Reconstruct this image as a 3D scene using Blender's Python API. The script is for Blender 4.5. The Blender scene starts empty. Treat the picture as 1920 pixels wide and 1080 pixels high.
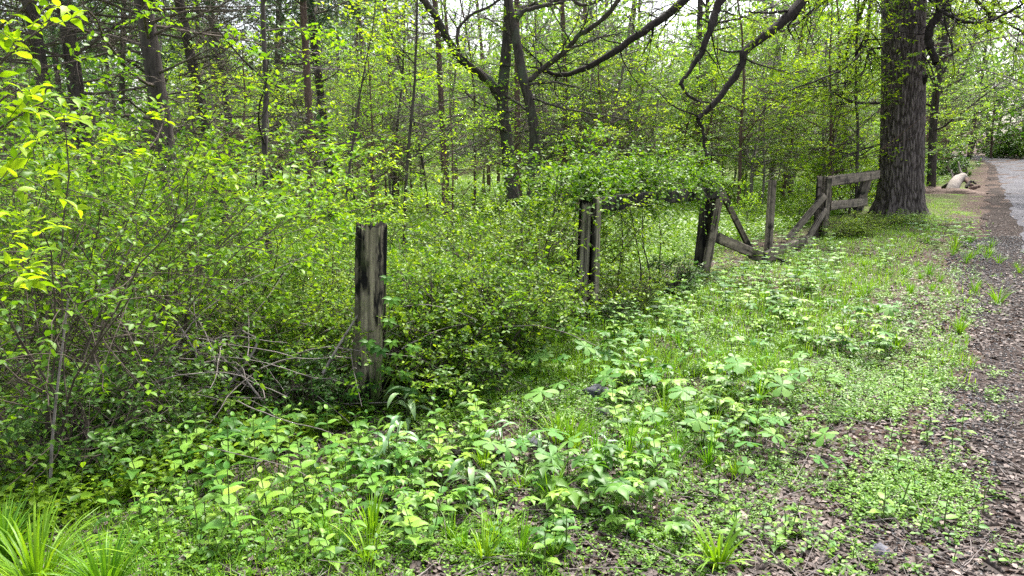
import bpy, math
import numpy as np
from mathutils import Vector, noise as mnoise

rng = np.random.default_rng(11)
scene = bpy.context.scene
COL = scene.collection
PI = math.pi

# ------------------------------------------------------------------ camera maths
F = 1387.0
PITCH = math.atan(258.0 / F)
CAMZ = 1.62
CP, SP = math.cos(PITCH), math.sin(PITCH)

def H(x, y):
    """height of the terrain"""
    x = np.asarray(x, float); y = np.asarray(y, float)
    b = 0.035*np.sin(x*1.1+.4)*np.cos(y*.9+1.) + 0.02*np.sin(x*2.7+y*1.9) + 0.012*np.sin(x*5.1-y*4.3+1.)
    s = (x+.9)*.81-(y-4.5)*.586
    flat = 1/(1+np.exp(-(s-2.8)*3.))
    b = b*(1-.8*flat)
    b = b - 0.16*(1/(1+np.exp((s+1.6)*1.3)))*(1/(1+np.exp((y-24)*.3)))
    t = np.clip((y-38)/60., 0, 1)
    b = b + 0.75*t*t*(3-2*t)
    t2 = np.clip((y-95)/120., 0, 1)
    b = b + 5.0*t2*t2
    return b

def fenceS(x, y):
    return (x+.9)*.81-(y-4.5)*.586

def ray(px, py):
    u = (px-960.)/F; v = (540.-py)/F
    return np.array([u, CP+v*SP, -SP+v*CP])

def at(px, py, Y):
    d = ray(px, py); t = Y/d[1]
    return np.array([d[0]*t, Y, CAMZ+d[2]*t])

def gnd(px, py):
    d = ray(px, py); z = 0.
    for _ in range(6):
        t = (CAMZ-z)/max(1e-4, -d[2]); x, y = d[0]*t, d[1]*t; z = float(H(x, y))
    return np.array([x, y, z])

# ------------------------------------------------------------------ mesh builder
def nrmz(a):
    return a/np.maximum(np.linalg.norm(a, axis=-1, keepdims=True), 1e-9)

class MB:
    def __init__(self):
        self.v = []; self.f = []; self.t = []; self.m = []; self.n = 0
    def add(self, v, f, tint=0.5, mat=0):
        v = np.asarray(v, float).reshape(-1, 3); f = np.asarray(f, int)
        self.v.append(v); self.f.append(f+self.n); self.m.append(np.full(len(f), mat))
        self.t.append(np.broadcast_to(np.asarray(tint, float), (len(v),)).copy() if np.ndim(tint) < 1 or len(np.atleast_1d(tint)) == len(v) else None)
        self.n += len(v)
        return self
    def merge(self, o, mat=0, xf=None):
        off = self.n
        for v, t in zip(o.v, o.t):
            self.v.append(v if xf is None else xf(v)); self.t.append(t)
        for f in o.f:
            self.f.append(f+off); self.m.append(np.full(len(f), mat))
        self.n += o.n
        return self
    def mesh(self, name, mats, origin=(0, 0, 0), smooth=False):
        me = bpy.data.meshes.new(name)
        if self.n == 0:
            return me
        v = np.concatenate(self.v)-np.asarray(origin, float)
        me.vertices.add(len(v)); me.vertices.foreach_set('co', v.astype(np.float32).ravel())
        li = np.concatenate([f.ravel() for f in self.f]).astype(np.int32)
        tot = np.concatenate([np.full(len(f), f.shape[1]) for f in self.f]).astype(np.int32)
        st = np.concatenate([[0], np.cumsum(tot)[:-1]]).astype(np.int32)
        me.loops.add(len(li)); me.loops.foreach_set('vertex_index', li)
        me.polygons.add(len(tot)); me.polygons.foreach_set('loop_start', st); me.polygons.foreach_set('loop_total', tot)
        me.polygons.foreach_set('material_index', np.concatenate(self.m).astype(np.int32))
        if smooth:
            me.polygons.foreach_set('use_smooth', np.ones(len(tot), bool))
        me.update(calc_edges=True)
        a = me.attributes.new('tint', 'FLOAT', 'POINT'); a.data.foreach_set('value', np.concatenate(self.t).astype(np.float32))
        for m in (mats if isinstance(mats, (list, tuple)) else [mats]):
            me.materials.append(m)
        return me

def tubes(mb, P, R, sides=5, tint=None, mat=0, cap=False):
    """P (N,K,3) paths, R (N,K) radii"""
    P = np.asarray(P, float); R = np.asarray(R, float)
    if P.ndim == 2: P = P[None]; R = R[None]
    N, K, _ = P.shape
    T = np.gradient(P, axis=1) if K > 2 else np.repeat(P[:, 1:]-P[:, :1], 2, axis=1)
    T = nrmz(T)
    mean = nrmz(P[:, -1]-P[:, 0]); ref = np.where(np.abs(mean[:, 2:3]) > .8, np.array([[1., .13, 0]]), np.array([[0, .11, 1.]]))
    A = nrmz(np.cross(T, ref[:, None, :])); B = np.cross(T, A)
    an = np.arange(sides)/sides*2*PI
    c = np.cos(an)[None, None, :, None]; s = np.sin(an)[None, None, :, None]
    V = P[:, :, None, :] + (A[:, :, None, :]*c + B[:, :, None, :]*s)*R[:, :, None, None]
    base = (np.arange(N)*K*sides)[:, None, None]
    k = (np.arange(K-1)*sides)[None, :, None]; j = np.arange(sides)[None, None, :]; j2 = (j+1) % sides
    f = np.stack([base+k+j, base+k+j2, base+k+sides+j2, base+k+sides+j], -1).reshape(-1, 4)
    if tint is None: tint = rng.random(N)
    tv = np.repeat(np.broadcast_to(tint, (N,)), K*sides)
    off = mb.n
    mb.add(V.reshape(-1, 3), f, tv, mat)
    if cap:
        caps = np.array([(np.arange(N)*K*sides+(K-1)*sides)[:, None]+np.arange(sides)[None, :]]).reshape(-1, sides)
        mb.f.append(caps+off); mb.m.append(np.full(len(caps), mat))
    return mb

# leaf templates: x along the leaf, y across, z the normal
TPL = {
 'rhomb': (np.array([[0, 0, 0], [.45, .5, .07], [1, 0, -.05], [.45, -.5, .07]]), np.array([[0, 1, 2], [0, 2, 3]])),
 'oval': (np.array([[0, 0, 0], [.22, .4, .05], [.6, .42, .05], [1, 0, -.13], [.6, -.42, .05], [.22, -.4, .05], [.4, 0, .0]]),
          np.array([[0, 1, 6], [1, 2, 6], [2, 3, 6], [3, 4, 6], [4, 5, 6], [5, 0, 6]])),
 'point': (np.array([[0, 0, 0], [.18, .36, .03], [.42, .46, .05], [.72, .25, .0], [1, 0, -.22], [.72, -.25, .0], [.42, -.46, .05], [.18, -.36, .03], [.42, 0, .0], [.72, 0, -.06]]),
           np.array([[0, 1, 8], [1, 2, 8], [2, 3, 9], [2, 9, 8], [3, 4, 9], [4, 5, 9], [5, 6, 9], [6, 8, 9], [6, 7, 8], [7, 0, 8]])),
}
def lobed_tpl():
    o = [(0, 0), (.12, .1), (.25, .34), (.36, .16), (.5, .46), (.6, .18), (.76, .33), (.82, .12), (1, 0)]
    up = [(x, y, .03*(y > .3)) for x, y in o]; mid = [(x, 0, -.02-.08*x*x) for x, _ in o[1:-1]]
    v = up+mid+[(x, -y, z) for x, y, z in up[1:-1]]
    n = len(o); f = []
    U = list(range(n)); M = [0]+[n+i for i in range(n-2)]+[n-1]; L = [0]+[2*n-2+i for i in range(n-2)]+[n-1]
    for i in range(n-1):
        for a in (U, L):
            q = [a[i], a[i+1], M[i+1], M[i]]
            q = list(dict.fromkeys(q))
            if len(q) == 4: f.append(q[:3]); f.append([q[0], q[2], q[3]])
            elif len(q) == 3: f.append(q)
    return np.array(v, float), np.array(f)
TPL['lobed'] = lobed_tpl()

def leaves(mb, pos, dr, nr, size, wid=.5, tpl='rhomb', tint=None, mat=0):
    pos = np.asarray(pos, float); N = len(pos)
    if N == 0: return mb
    tv, tf = TPL[tpl]
    dr = nrmz(dr); nr = nr-(nr*dr).sum(-1, keepdims=True)*dr; nr = nrmz(nr); sd = np.cross(nr, dr)
    size = np.broadcast_to(size, (N,)); 
    V = pos[:, None, :] + (tv[None, :, 0:1]*dr[:, None, :] + tv[None, :, 1:2]*wid*sd[:, None, :] + tv[None, :, 2:3]*nr[:, None, :])*size[:, None, None]
    f = (np.arange(N)*len(tv))[:, None, None]+tf[None]
    if tint is None: tint = rng.random(N)
    mb.add(V.reshape(-1, 3), f.reshape(-1, tf.shape[1]), np.repeat(np.broadcast_to(tint, (N,)), len(tv)), mat)
    return mb

def grow(start, dr, length, K, wander=.2, grav=0., up=None):
    start = np.asarray(start, float); N = len(start)
    d = nrmz(np.asarray(dr, float)); p = start.copy(); out = [p.copy()]
    st = (np.broadcast_to(length, (N,))/(K-1))[:, None]
    for _ in range(K-1):
        d = d + rng.normal(0, wander, (N, 3)); d[:, 2] += grav
        d = nrmz(d); p = p+d*st; out.append(p.copy())
    return np.stack(out, 1)

def spawn(P, R, n, tmin=.25, tmax=1., ang=55, spread=12, flat=0.):
    """n children on random parents -> start, dir, parent radius, t"""
    N, K, _ = P.shape
    L = np.linalg.norm(np.diff(P, axis=1), axis=2).sum(1)
    i = rng.choice(N, n, p=L/L.sum()); t = rng.uniform(tmin, tmax, n)
    g = t*(K-1); k = np.minimum(g.astype(int), K-2); fr = (g-k)[:, None]
    a, b = P[i, k], P[i, k+1]; pos = a*(1-fr)+b*fr; T = nrmz(b-a)
    r = R[i, k]*(1-fr[:, 0])+R[i, k+1]*fr[:, 0]
    rv = rng.normal(0, 1, (n, 3)); rv[:, 2] *= (1-flat)
    pr = nrmz(np.cross(T, rv)) if flat == 0 else nrmz(rv-(rv*T).sum(-1, keepdims=True)*T)
    if flat: pr[:, 2] *= (1-flat); pr = nrmz(pr)
    th = np.radians(rng.normal(ang, spread, n))[:, None]
    return pos, nrmz(T*np.cos(th)+pr*np.sin(th)), r, t

def taper(r0, K, end=.25, pw=1.):
    r0 = np.atleast_1d(r0)
    return r0[:, None]*(1-(1-end)*np.linspace(0, 1, K)[None, :]**pw)

def leafy(mb, P, per, size, wid=.5, tpl='rhomb', tmin=.15, tilt=.35, mat=0, droop=0., keep=1., cl=None, sv=.25):
    """opposite leaves along the twigs P"""
    N, K, _ = P.shape
    t = np.tile(np.linspace(tmin, 1, per), N); i = np.repeat(np.arange(N), per)
    i = np.concatenate([i, i]); t = np.concatenate([t, t]); sg = np.repeat([1., -1.], N*per)
    m = rng.random(len(i)) < keep; i, t, sg = i[m], t[m], sg[m]
    g = np.clip(t+rng.normal(0, .02, len(t)), 0, 1)*(K-1); k = np.minimum(g.astype(int), K-2); fr = (g-k)[:, None]
    a, b = P[i, k], P[i, k+1]; pos = a*(1-fr)+b*fr; T = nrmz(b-a)
    n = len(i)
    sd = np.cross(T, np.array([0, 0, 1.])+rng.normal(0, .35, (n, 3))); sd = nrmz(sd)*sg[:, None]
    d = sd+T*rng.uniform(.25, 1.0, n)[:, None]+rng.normal(0, .25, (n, 3)); d[:, 2] -= droop
    nr = np.array([0, 0, 1.])+rng.normal(0, tilt, (n, 3))
    tint = np.clip(rng.normal(.5, .26, n)+(0 if cl is None else np.repeat(cl, 2*per)[m] if False else 0), 0, 1)
    leaves(mb, pos, d, nr, size*rng.uniform(1-sv, 1+sv, n), wid, tpl, tint, mat)
    return mb

def clump(p, sc=1., thr=-.15, ph=0.):
    x, y, z = p[:, 0]*sc, p[:, 1]*sc, p[:, 2]*sc
    v = np.sin(2.1*x+1.3*z+ph)*np.sin(1.9*y-1.1*z+ph)+np.sin(2.7*z+1.7*x-ph)*np.cos(2.3*y+.8*x)+.5*np.sin(5.3*x+4.1*y)*np.sin(5.9*z+ph)
    return v > thr+rng.normal(0, .18, len(p))
# ------------------------------------------------------------------ materials
def newmat(name):
    m = bpy.data.materials.new(name); m.use_nodes = True
    nt = m.node_tree; nt.nodes.clear()
    return m, nt, nt.nodes.new, nt.links.new

def ramp(nt, cols, pos=None):
    r = nt.nodes.new('ShaderNodeValToRGB'); e = r.color_ramp.elements
    n = len(cols); pos = pos or [i/(n-1) for i in range(n)]
    while len(e) < n: e.new(.5)
    for q, c, p in zip(e, cols, pos): q.position = p; q.color = (*c, 1)
    return r

def leafmat(name, cols, trans=.45, rough=.45, vary=.12, spec=.35, tboost=(1.22, 1.14, .5)):
    m, nt, N, Lk = newmat(name)
    at_ = N('ShaderNodeAttribute'); at_.attribute_name = 'tint'
    r = ramp(nt, cols); Lk(at_.outputs['Fac'], r.inputs[0])
    oi = N('ShaderNodeObjectInfo'); mr = N('ShaderNodeMapRange'); mr.inputs[3].default_value = 1-vary; mr.inputs[4].default_value = 1+vary
    Lk(oi.outputs['Random'], mr.inputs[0])
    hs = N('ShaderNodeHueSaturation'); Lk(mr.outputs[0], hs.inputs['Value']); Lk(r.outputs[0], hs.inputs['Color'])
    mh = N('ShaderNodeMapRange'); mh.inputs[3].default_value = .515; mh.inputs[4].default_value = .485; Lk(oi.outputs['Random'], mh.inputs[0]); Lk(mh.outputs[0], hs.inputs['Hue'])
    p = N('ShaderNodeBsdfPrincipled'); p.inputs['Roughness'].default_value = rough; p.inputs['Specular IOR Level'].default_value = spec
    Lk(hs.outputs[0], p.inputs['Base Color'])
    tr = N('ShaderNodeBsdfTranslucent'); mx = N('ShaderNodeMix'); mx.data_type = 'RGBA'; mx.blend_type = 'MULTIPLY'; mx.inputs[0].default_value = 1
    Lk(hs.outputs[0], mx.inputs[6]); mx.inputs[7].default_value = (*tboost, 1); Lk(mx.outputs[2], tr.inputs[0])
    ms = N('ShaderNodeMixShader'); ms.inputs[0].default_value = trans
    Lk(p.outputs[0], ms.inputs[1]); Lk(tr.outputs[0], ms.inputs[2])
    o = N('ShaderNodeOutputMaterial'); Lk(ms.outputs[0], o.inputs[0])
    return m

def barkmat(name, c1, c2, sc=(18, 18, 3), bump=.5, moss=None, attr=False):
    m, nt, N, Lk = newmat(name)
    tc = N('ShaderNodeTexCoord'); mp = N('ShaderNodeMapping'); mp.inputs['Scale'].default_value = sc
    Lk(tc.outputs['Object'], mp.inputs[0])
    n1 = N('ShaderNodeTexNoise'); n1.inputs['Scale'].default_value = 1.; n1.inputs['Detail'].default_value = 6; n1.inputs['Roughness'].default_value = .65
    Lk(mp.outputs[0], n1.inputs[0])
    r = ramp(nt, [c1, c2, tuple(min(1, x*1.35) for x in c2)], [.3, .6, .8]); Lk(n1.outputs[0], r.inputs[0])
    col = r.outputs[0]
    if attr:
        a = N('ShaderNodeAttribute'); a.attribute_name = 'tint'; r3 = ramp(nt, [(.28, .27, .26), (1, 1, 1)], [.1, .8]); Lk(a.outputs['Fac'], r3.inputs[0])
        mu = N('ShaderNodeMix'); mu.data_type = 'RGBA'; mu.blend_type = 'MULTIPLY'; mu.inputs[0].default_value = 1
        Lk(col, mu.inputs[6]); Lk(r3.outputs[0], mu.inputs[7]); col = mu.outputs[2]
    if moss:
        n2 = N('ShaderNodeTexNoise'); n2.inputs['Scale'].default_value = 2.3; n2.inputs['Detail'].default_value = 5; Lk(tc.outputs['Object'], n2.inputs[0])
        r2 = ramp(nt, [(0, 0, 0), (1, 1, 1)], [.52, .66]); Lk(n2.outputs[0], r2.inputs[0])
        mx = N('ShaderNodeMix'); mx.data_type = 'RGBA'; Lk(r2.outputs[0], mx.inputs[0]); Lk(col, mx.inputs[6]); mx.inputs[7].default_value = (*moss, 1); col = mx.outputs[2]
    b = N('ShaderNodeBump'); b.inputs['Strength'].default_value = bump; b.inputs['Distance'].default_value = .02; Lk(n1.outputs[0], b.inputs['Height'])
    p = N('ShaderNodeBsdfPrincipled'); p.inputs['Roughness'].default_value = .9; p.inputs['Specular IOR Level'].default_value = .15
    Lk(col, p.inputs['Base Color']); Lk(b.outputs[0], p.inputs['Normal'])
    o = N('ShaderNodeOutputMaterial'); Lk(p.outputs[0], o.inputs[0])
    return m

def woodmat(name, grey, dark, moss, dk=.5, ax=(30, 30, 1.6), ds=(9, 9, 2.2)):
    """weathered wood: grey grain, black rot stains, a little green"""
    m, nt, N, Lk = newmat(name)
    tc = N('ShaderNodeTexCoord'); mp = N('ShaderNodeMapping'); mp.inputs['Scale'].default_value = ax; Lk(tc.outputs['Object'], mp.inputs[0])
    n1 = N('ShaderNodeTexNoise'); n1.inputs['Scale'].default_value = 1; n1.inputs['Detail'].default_value = 7; n1.inputs['Roughness'].default_value = .7; Lk(mp.outputs[0], n1.inputs[0])
    r1 = ramp(nt, [tuple(x*.35 for x in grey), grey, tuple(min(1, x*1.6) for x in grey)], [.3, .5, .75]); Lk(n1.outputs[0], r1.inputs[0])
    mp2 = N('ShaderNodeMapping'); mp2.inputs['Scale'].default_value = ds; mp2.inputs['Location'].default_value = (.7, .2, .35); Lk(tc.outputs['Object'], mp2.inputs[0])
    n2 = N('ShaderNodeTexNoise'); n2.inputs['Scale'].default_value = 1; n2.inputs['Detail'].default_value = 5; n2.inputs['Roughness'].default_value = .6; Lk(mp2.outputs[0], n2.inputs[0])
    r2 = ramp(nt, [(0, 0, 0), (1, 1, 1)], [dk-.03, dk+.05]); Lk(n2.outputs[0], r2.inputs[0])
    mx = N('ShaderNodeMix'); mx.data_type = 'RGBA'; Lk(r2.outputs[0], mx.inputs[0]); Lk(r1.outputs[0], mx.inputs[6]); mx.inputs[7].default_value = (*dark, 1)
    n3 = N('ShaderNodeTexNoise'); n3.inputs['Scale'].default_value = 5; n3.inputs['Detail'].default_value = 6; Lk(tc.outputs['Object'], n3.inputs[0])
    r3 = ramp(nt, [(0, 0, 0), (.75, .75, .75)], [.55, .72]); Lk(n3.outputs[0], r3.inputs[0])
    mx2 = N('ShaderNodeMix'); mx2.data_type = 'RGBA'; Lk(r3.outputs[0], mx2.inputs[0]); Lk(mx.outputs[2], mx2.inputs[6]); mx2.inputs[7].default_value = (*moss, 1)
    b = N('ShaderNodeBump'); b.inputs['Strength'].default_value = .8; b.inputs['Distance'].default_value = .012; Lk(n1.outputs[0], b.inputs['Height'])
    a = N('ShaderNodeAttribute'); a.attribute_name = 'tint'; r4 = ramp(nt, [(.1, .095, .09), (.7, .69, .68), (1.25, 1.22, 1.15)], [.12, .45, .9]); Lk(a.outputs['Fac'], r4.inputs[0])
    mu = N('ShaderNodeMix'); mu.data_type = 'RGBA'; mu.blend_type = 'MULTIPLY'; mu.inputs[0].default_value = 1; Lk(mx2.outputs[2], mu.inputs[6]); Lk(r4.outputs[0], mu.inputs[7])
    p = N('ShaderNodeBsdfPrincipled'); p.inputs['Roughness'].default_value = .88; p.inputs['Specular IOR Level'].default_value = .2
    Lk(mu.outputs[2], p.inputs['Base Color']); Lk(b.outputs[0], p.inputs['Normal'])
    o = N('ShaderNodeOutputMaterial'); Lk(p.outputs[0], o.inputs[0])
    return m

M = {}
M['leaf_honey'] = leafmat('honeysuckle_leaf', [(.03, .085, .006), (.115, .225, .01), (.27, .42, .02)], .46, spec=.22)
M['leaf_bright'] = leafmat('spring_leaf', [(.08, .19, .008), (.19, .35, .012), (.36, .52, .03)], .56, spec=.25)
M['leaf_oak'] = leafmat('oak_leaf', [(.08, .18, .008), (.19, .33, .012), (.34, .48, .022)], .56, spec=.25)
M['leaf_wood'] = leafmat('wood_leaf', [(.06, .16, .02), (.15, .29, .04), (.29, .46, .08)], .55, vary=.25, spec=.25)  # far foliage: distance haze painted in as a paler, less yellow green
M['leaf_deep'] = leafmat('deep_leaf', [(.03, .085, .012), (.07, .16, .02), (.14, .26, .035)], .35, vary=.2)
M['leaf_herb'] = leafmat('herb_leaf', [(.035, .11, .015), (.09, .22, .025), (.17, .33, .04), (.21, .36, .045)], .36, spec=.25)
M['leaf_may'] = leafmat('mayapple_leaf', [(.06, .17, .03), (.11, .25, .05), (.2, .34, .08)], .32, spec=.15)
M['leaf_blue'] = leafmat('strap_leaf', [(.1, .2, .08), (.17, .29, .12), (.22, .36, .15)], .25, rough=.38)
M['grass'] = leafmat('grass_blade', [(.06, .17, .008), (.13, .29, .012), (.25, .43, .025)], .4)
M['cover'] = leafmat('cover_leaf', [(.045, .13, .01), (.11, .24, .014), (.23, .4, .028)], .4)
M['needle'] = leafmat('pine_needle', [(.03, .08, .035), (.055, .12, .05), (.09, .17, .07)], .2)
M['litter'] = leafmat('dead_leaf', [(.03, .022, .018), (.105, .077, .066), (.33, .26, .23)], .12, rough=.7, tboost=(1, .8, .6))
M['dryleaf'] = leafmat('straw', [(.2, .13, .07), (.32, .24, .14), (.45, .36, .24)], .15, rough=.7, tboost=(1, .8, .6))
M['stem'] = barkmat('green_stem', (.05, .075, .02), (.1, .14, .04), (30, 30, 10), .1)
M['twig'] = barkmat('twig_bark', (.035, .026, .02), (.11, .088, .072), (20, 20, 20), .2)
M['dead'] = barkmat('dead_twig', (.1, .085, .078), (.25, .215, .2), (20, 20, 20), .2)
M['bark'] = barkmat('dark_bark', (.016, .013, .012), (.075, .062, .055), (16, 16, 3), .9)
M['bark_tw'] = barkmat('maple_bark', (.014, .012, .011), (.075, .062, .054), (26, 26, 5), 1., moss=(.07, .08, .055))
M['bark_red'] = barkmat('brown_bark', (.05, .03, .024), (.15, .1, .082), (20, 20, 4), .8)
M['bark_pale'] = barkmat('pale_bark', (.12, .1, .09), (.3, .26, .235), (14, 14, 5), .6)
M['bark_oak'] = barkmat('oak_bark', (.065, .052, .046), (.17, .142, .13), (22, 22, 7), .7, attr=True)
M['limb'] = barkmat('oak_limb_bark', (.008, .007, .006), (.035, .028, .025), (22, 22, 9), 1.)
M['post'] = woodmat('post_wood', (.2, .175, .125), (.006, .0055, .005), (.06, .075, .025), dk=.5)
M['post2'] = woodmat('post_wood_pale', (.2, .18, .135), (.012, .010, .009), (.09, .095, .05), dk=.62)
M['rail'] = woodmat('rail_wood', (.15, .125, .1), (.009, .008, .007), (.055, .06, .03), dk=.52, ax=(12, 12, 12), ds=(4, 4, 6))
M['blackwood'] = woodmat('rotten_wood', (.04, .034, .028), (.006, .005, .005), (.03, .035, .015), dk=.45)
M['boards'] = woodmat('board_wood', (.19, .16, .125), (.03, .025, .022), (.08, .08, .045), dk=.58, ax=(9, 9, 9), ds=(5, 5, 5))
M['stone'] = barkmat('stone_face', (.04, .04, .048), (.13, .13, .15), (12, 12, 12), .6, moss=(.06, .06, .05))
M['gravel'] = leafmat('gravel_stone', [(.018, .018, .02), (.055, .053, .056), (.22, .215, .225)], 0., rough=.6, vary=0.)
M['dirt'] = barkmat('red_dirt', (.06, .04, .032), (.15, .105, .085), (10, 10, 10), .6)

def groundmat():
    m, nt, N, Lk = newmat('ground')
    geo = N('ShaderNodeNewGeometry')
    def noise(s, d=6, r=.6):
        n = N('ShaderNodeTexNoise'); n.inputs['Scale'].default_value = s; n.inputs['Detail'].default_value = d; n.inputs['Roughness'].default_value = r
        Lk(geo.outputs['Position'], n.inputs[0]); return n
    n1 = noise(14, 8, .7); n2 = noise(1.3, 5); n3 = noise(60, 4, .7)
    soil = ramp(nt, [(.012, .009, .007), (.045, .03, .024), (.12, .082, .065), (.21, .155, .13)], [.3, .45, .6, .75]); Lk(n1.outputs[0], soil.inputs[0])
    grn = ramp(nt, [(.03, .055, .01), (.09, .16, .018), (.17, .27, .03)], [.3, .5, .75]); Lk(n1.outputs[0], grn.inputs[0])
    gm = ramp(nt, [(0, 0, 0), (1, 1, 1)], [.5, .62]); Lk(n2.outputs[0], gm.inputs[0])
    a = N('ShaderNodeAttribute'); a.attribute_name = 'tint'
    # tint: 0 bare, .5 verge mix, 1 meadow
    mul = N('ShaderNodeMath'); mul.operation = 'MULTIPLY_ADD'; Lk(gm.outputs[0], mul.inputs[0]); mul.inputs[1].default_value = .35; Lk(a.outputs['Fac'], mul.inputs[2])
    mr = N('ShaderNodeMapRange'); mr.inputs[1].default_value = .55; mr.inputs[2].default_value = 1.; Lk(mul.outputs[0], mr.inputs[0])
    mx = N('ShaderNodeMix'); mx.data_type = 'RGBA'; Lk(mr.outputs[0], mx.inputs[0]); Lk(soil.outputs[0], mx.inputs[6]); Lk(grn.outputs[0], mx.inputs[7])
    b = N('ShaderNodeBump'); b.inputs['Strength'].default_value = 1; b.inputs['Distance'].default_value = .03; Lk(n1.outputs[0], b.inputs['Height'])
    p = N('ShaderNodeBsdfPrincipled'); p.inputs['Roughness'].default_value = .9; p.inputs['Specular IOR Level'].default_value = .1
    Lk(mx.outputs[2], p.inputs['Base Color']); Lk(b.outputs[0], p.inputs['Normal'])
    o = N('ShaderNodeOutputMaterial'); Lk(p.outputs[0], o.inputs[0])
    return m
def roadmat(name, stops, pos, big=.25, sc=55):
    m, nt, N, Lk = newmat(name)
    geo = N('ShaderNodeNewGeometry')
    n1 = N('ShaderNodeTexVoronoi'); n1.inputs['Scale'].default_value = sc; Lk(geo.outputs['Position'], n1.inputs[0])
    n2 = N('ShaderNodeTexNoise'); n2.inputs['Scale'].default_value = .9; n2.inputs['Detail'].default_value = 8; n2.inputs['Roughness'].default_value = .65; Lk(geo.outputs['Position'], n2.inputs[0])
    sep = N('ShaderNodeSeparateColor'); Lk(n1.outputs['Color'], sep.inputs[0])
    mx = N('ShaderNodeMix'); mx.data_type = 'FLOAT'; mx.inputs[0].default_value = .55; Lk(sep.outputs[0], mx.inputs[2]); Lk(n2.outputs[0], mx.inputs[3])
    r = ramp(nt, stops, pos); Lk(mx.outputs[0], r.inputs[0])
    b = N('ShaderNodeBump'); b.inputs['Strength'].default_value = .9; b.inputs['Distance'].default_value = .012; Lk(n1.outputs['Distance'], b.inputs['Height']); b.invert = True
    p = N('ShaderNodeBsdfPrincipled'); p.inputs['Roughness'].default_value = .95; p.inputs['Specular IOR Level'].default_value = .12
    Lk(r.outputs[0], p.inputs['Base Color']); Lk(b.outputs[0], p.inputs['Normal'])
    o = N('ShaderNodeOutputMaterial'); Lk(p.outputs[0], o.inputs[0])
    return m

# ------------------------------------------------------------------ object helpers
def link(name, data=None, loc=(0, 0, 0), rz=0., sc=1., parent=None):
    o = bpy.data.objects.new(name, data); COL.objects.link(o)
    o.location = tuple(float(q) for q in loc)
    o.rotation_euler = rz if isinstance(rz, tuple) else (0, 0, rz)
    o.scale = sc if isinstance(sc, tuple) else (sc, sc, sc)
    if parent: o.parent = parent
    return o
def tag(o, label, cat, group=None, kind=None):
    if label: o['label'] = label
    if cat: o['category'] = cat
    if group: o['group'] = group
    if kind: o['kind'] = kind
    return o
def thing(name, label, cat, loc=(0, 0, 0), rz=0., sc=1., group=None):
    return tag(link(name, None, loc, rz, sc), label, cat, group)
def part(name, mb, mats, parent, smooth=False, world=True, label=None):
    me = mb.mesh(name, mats, origin=tuple(parent.location) if world else (0, 0, 0), smooth=smooth)
    o = link(name, me, parent=parent)
    if label: o['label'] = label
    return o
def structure(name, mb, mats, smooth=False, kind='structure'):
    o = link(name, mb.mesh(name, mats, smooth=smooth)); o['kind'] = kind
    return o
def place(proto, name, label, cat, loc, rz=0., sc=1., group=None):
    """proto: list of (part name, mesh); one mesh for the thing itself when it is a single (None, mesh)"""
    if proto[0][0] is None:
        return tag(link(name, proto[0][1], loc, rz, sc), label, cat, group)
    r = thing(name, label, cat, loc, rz, sc, group)
    for n, me in proto:
        link(n, me, parent=r)
    return r
def root_dist(px, py):
    return gnd(px, py)

# ------------------------------------------------------------------ the ground
def grid(xs, ys, fn=H, dz=0.):
    X, Y = np.meshgrid(xs, ys); Z = fn(X, Y)+dz
    v = np.stack([X, Y, Z], -1).reshape(-1, 3); nx, ny = len(xs), len(ys)
    i = np.arange(nx-1)[None, :]+np.arange(ny-1)[:, None]*nx
    f = np.stack([i, i+1, i+nx+1, i+nx], -1).reshape(-1, 4)
    return v, f
def edge_x(y):      # left edge of the bare gravel shoulder
    y = np.asarray(y, float)
    t = np.clip(y-62, 0, 200)
    return .635*y-0.05+.06*np.sin(y*1.7)-.0105*t**2*.45
def lane_x(y):      # left edge of the gravel lane
    y = np.asarray(y, float)
    t = np.clip(y-62, 0, 200)
    return .632*y+.85+.06*np.sin(y*.9)+.05*np.sin(y*2.9+1)+.03*np.sin(y*7.3)-.0105*t**2*.45

xs = np.concatenate([-np.geomspace(5, 400, 70)[::-1], np.arange(-4.95, 9.5, .06), np.geomspace(9.5, 420, 80)])
ys = np.concatenate([[-60, -20, -6, -2], np.arange(0, 14, .06), np.geomspace(14, 420, 110)])
v, f = grid(xs, ys)
s = fenceS(v[:, 0], v[:, 1])
n = np.sin(v[:, 0]*1.9+v[:, 1]*.7)*np.cos(v[:, 1]*1.3-v[:, 0])*.5+np.sin(v[:, 0]*4.1+1)*np.sin(v[:, 1]*3.7)*.3
meadow = 1/(1+np.exp((s+1.9)*2.5))
road = 1/(1+np.exp(-(v[:, 0]-edge_x(v[:, 1])+.25*n+.1)*5))
far = np.clip((v[:, 1]-9)/8, 0, 1)
tint = np.clip(.42+.12*n+.5*meadow+.25*far, 0, 1)*(1-road)
tint = np.where(v[:, 1] > 40, tint*.75, tint)
mg = MB(); mg.add(v, f, tint)
fine = v
structure('ground', mg, groundmat(), smooth=True)

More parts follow.
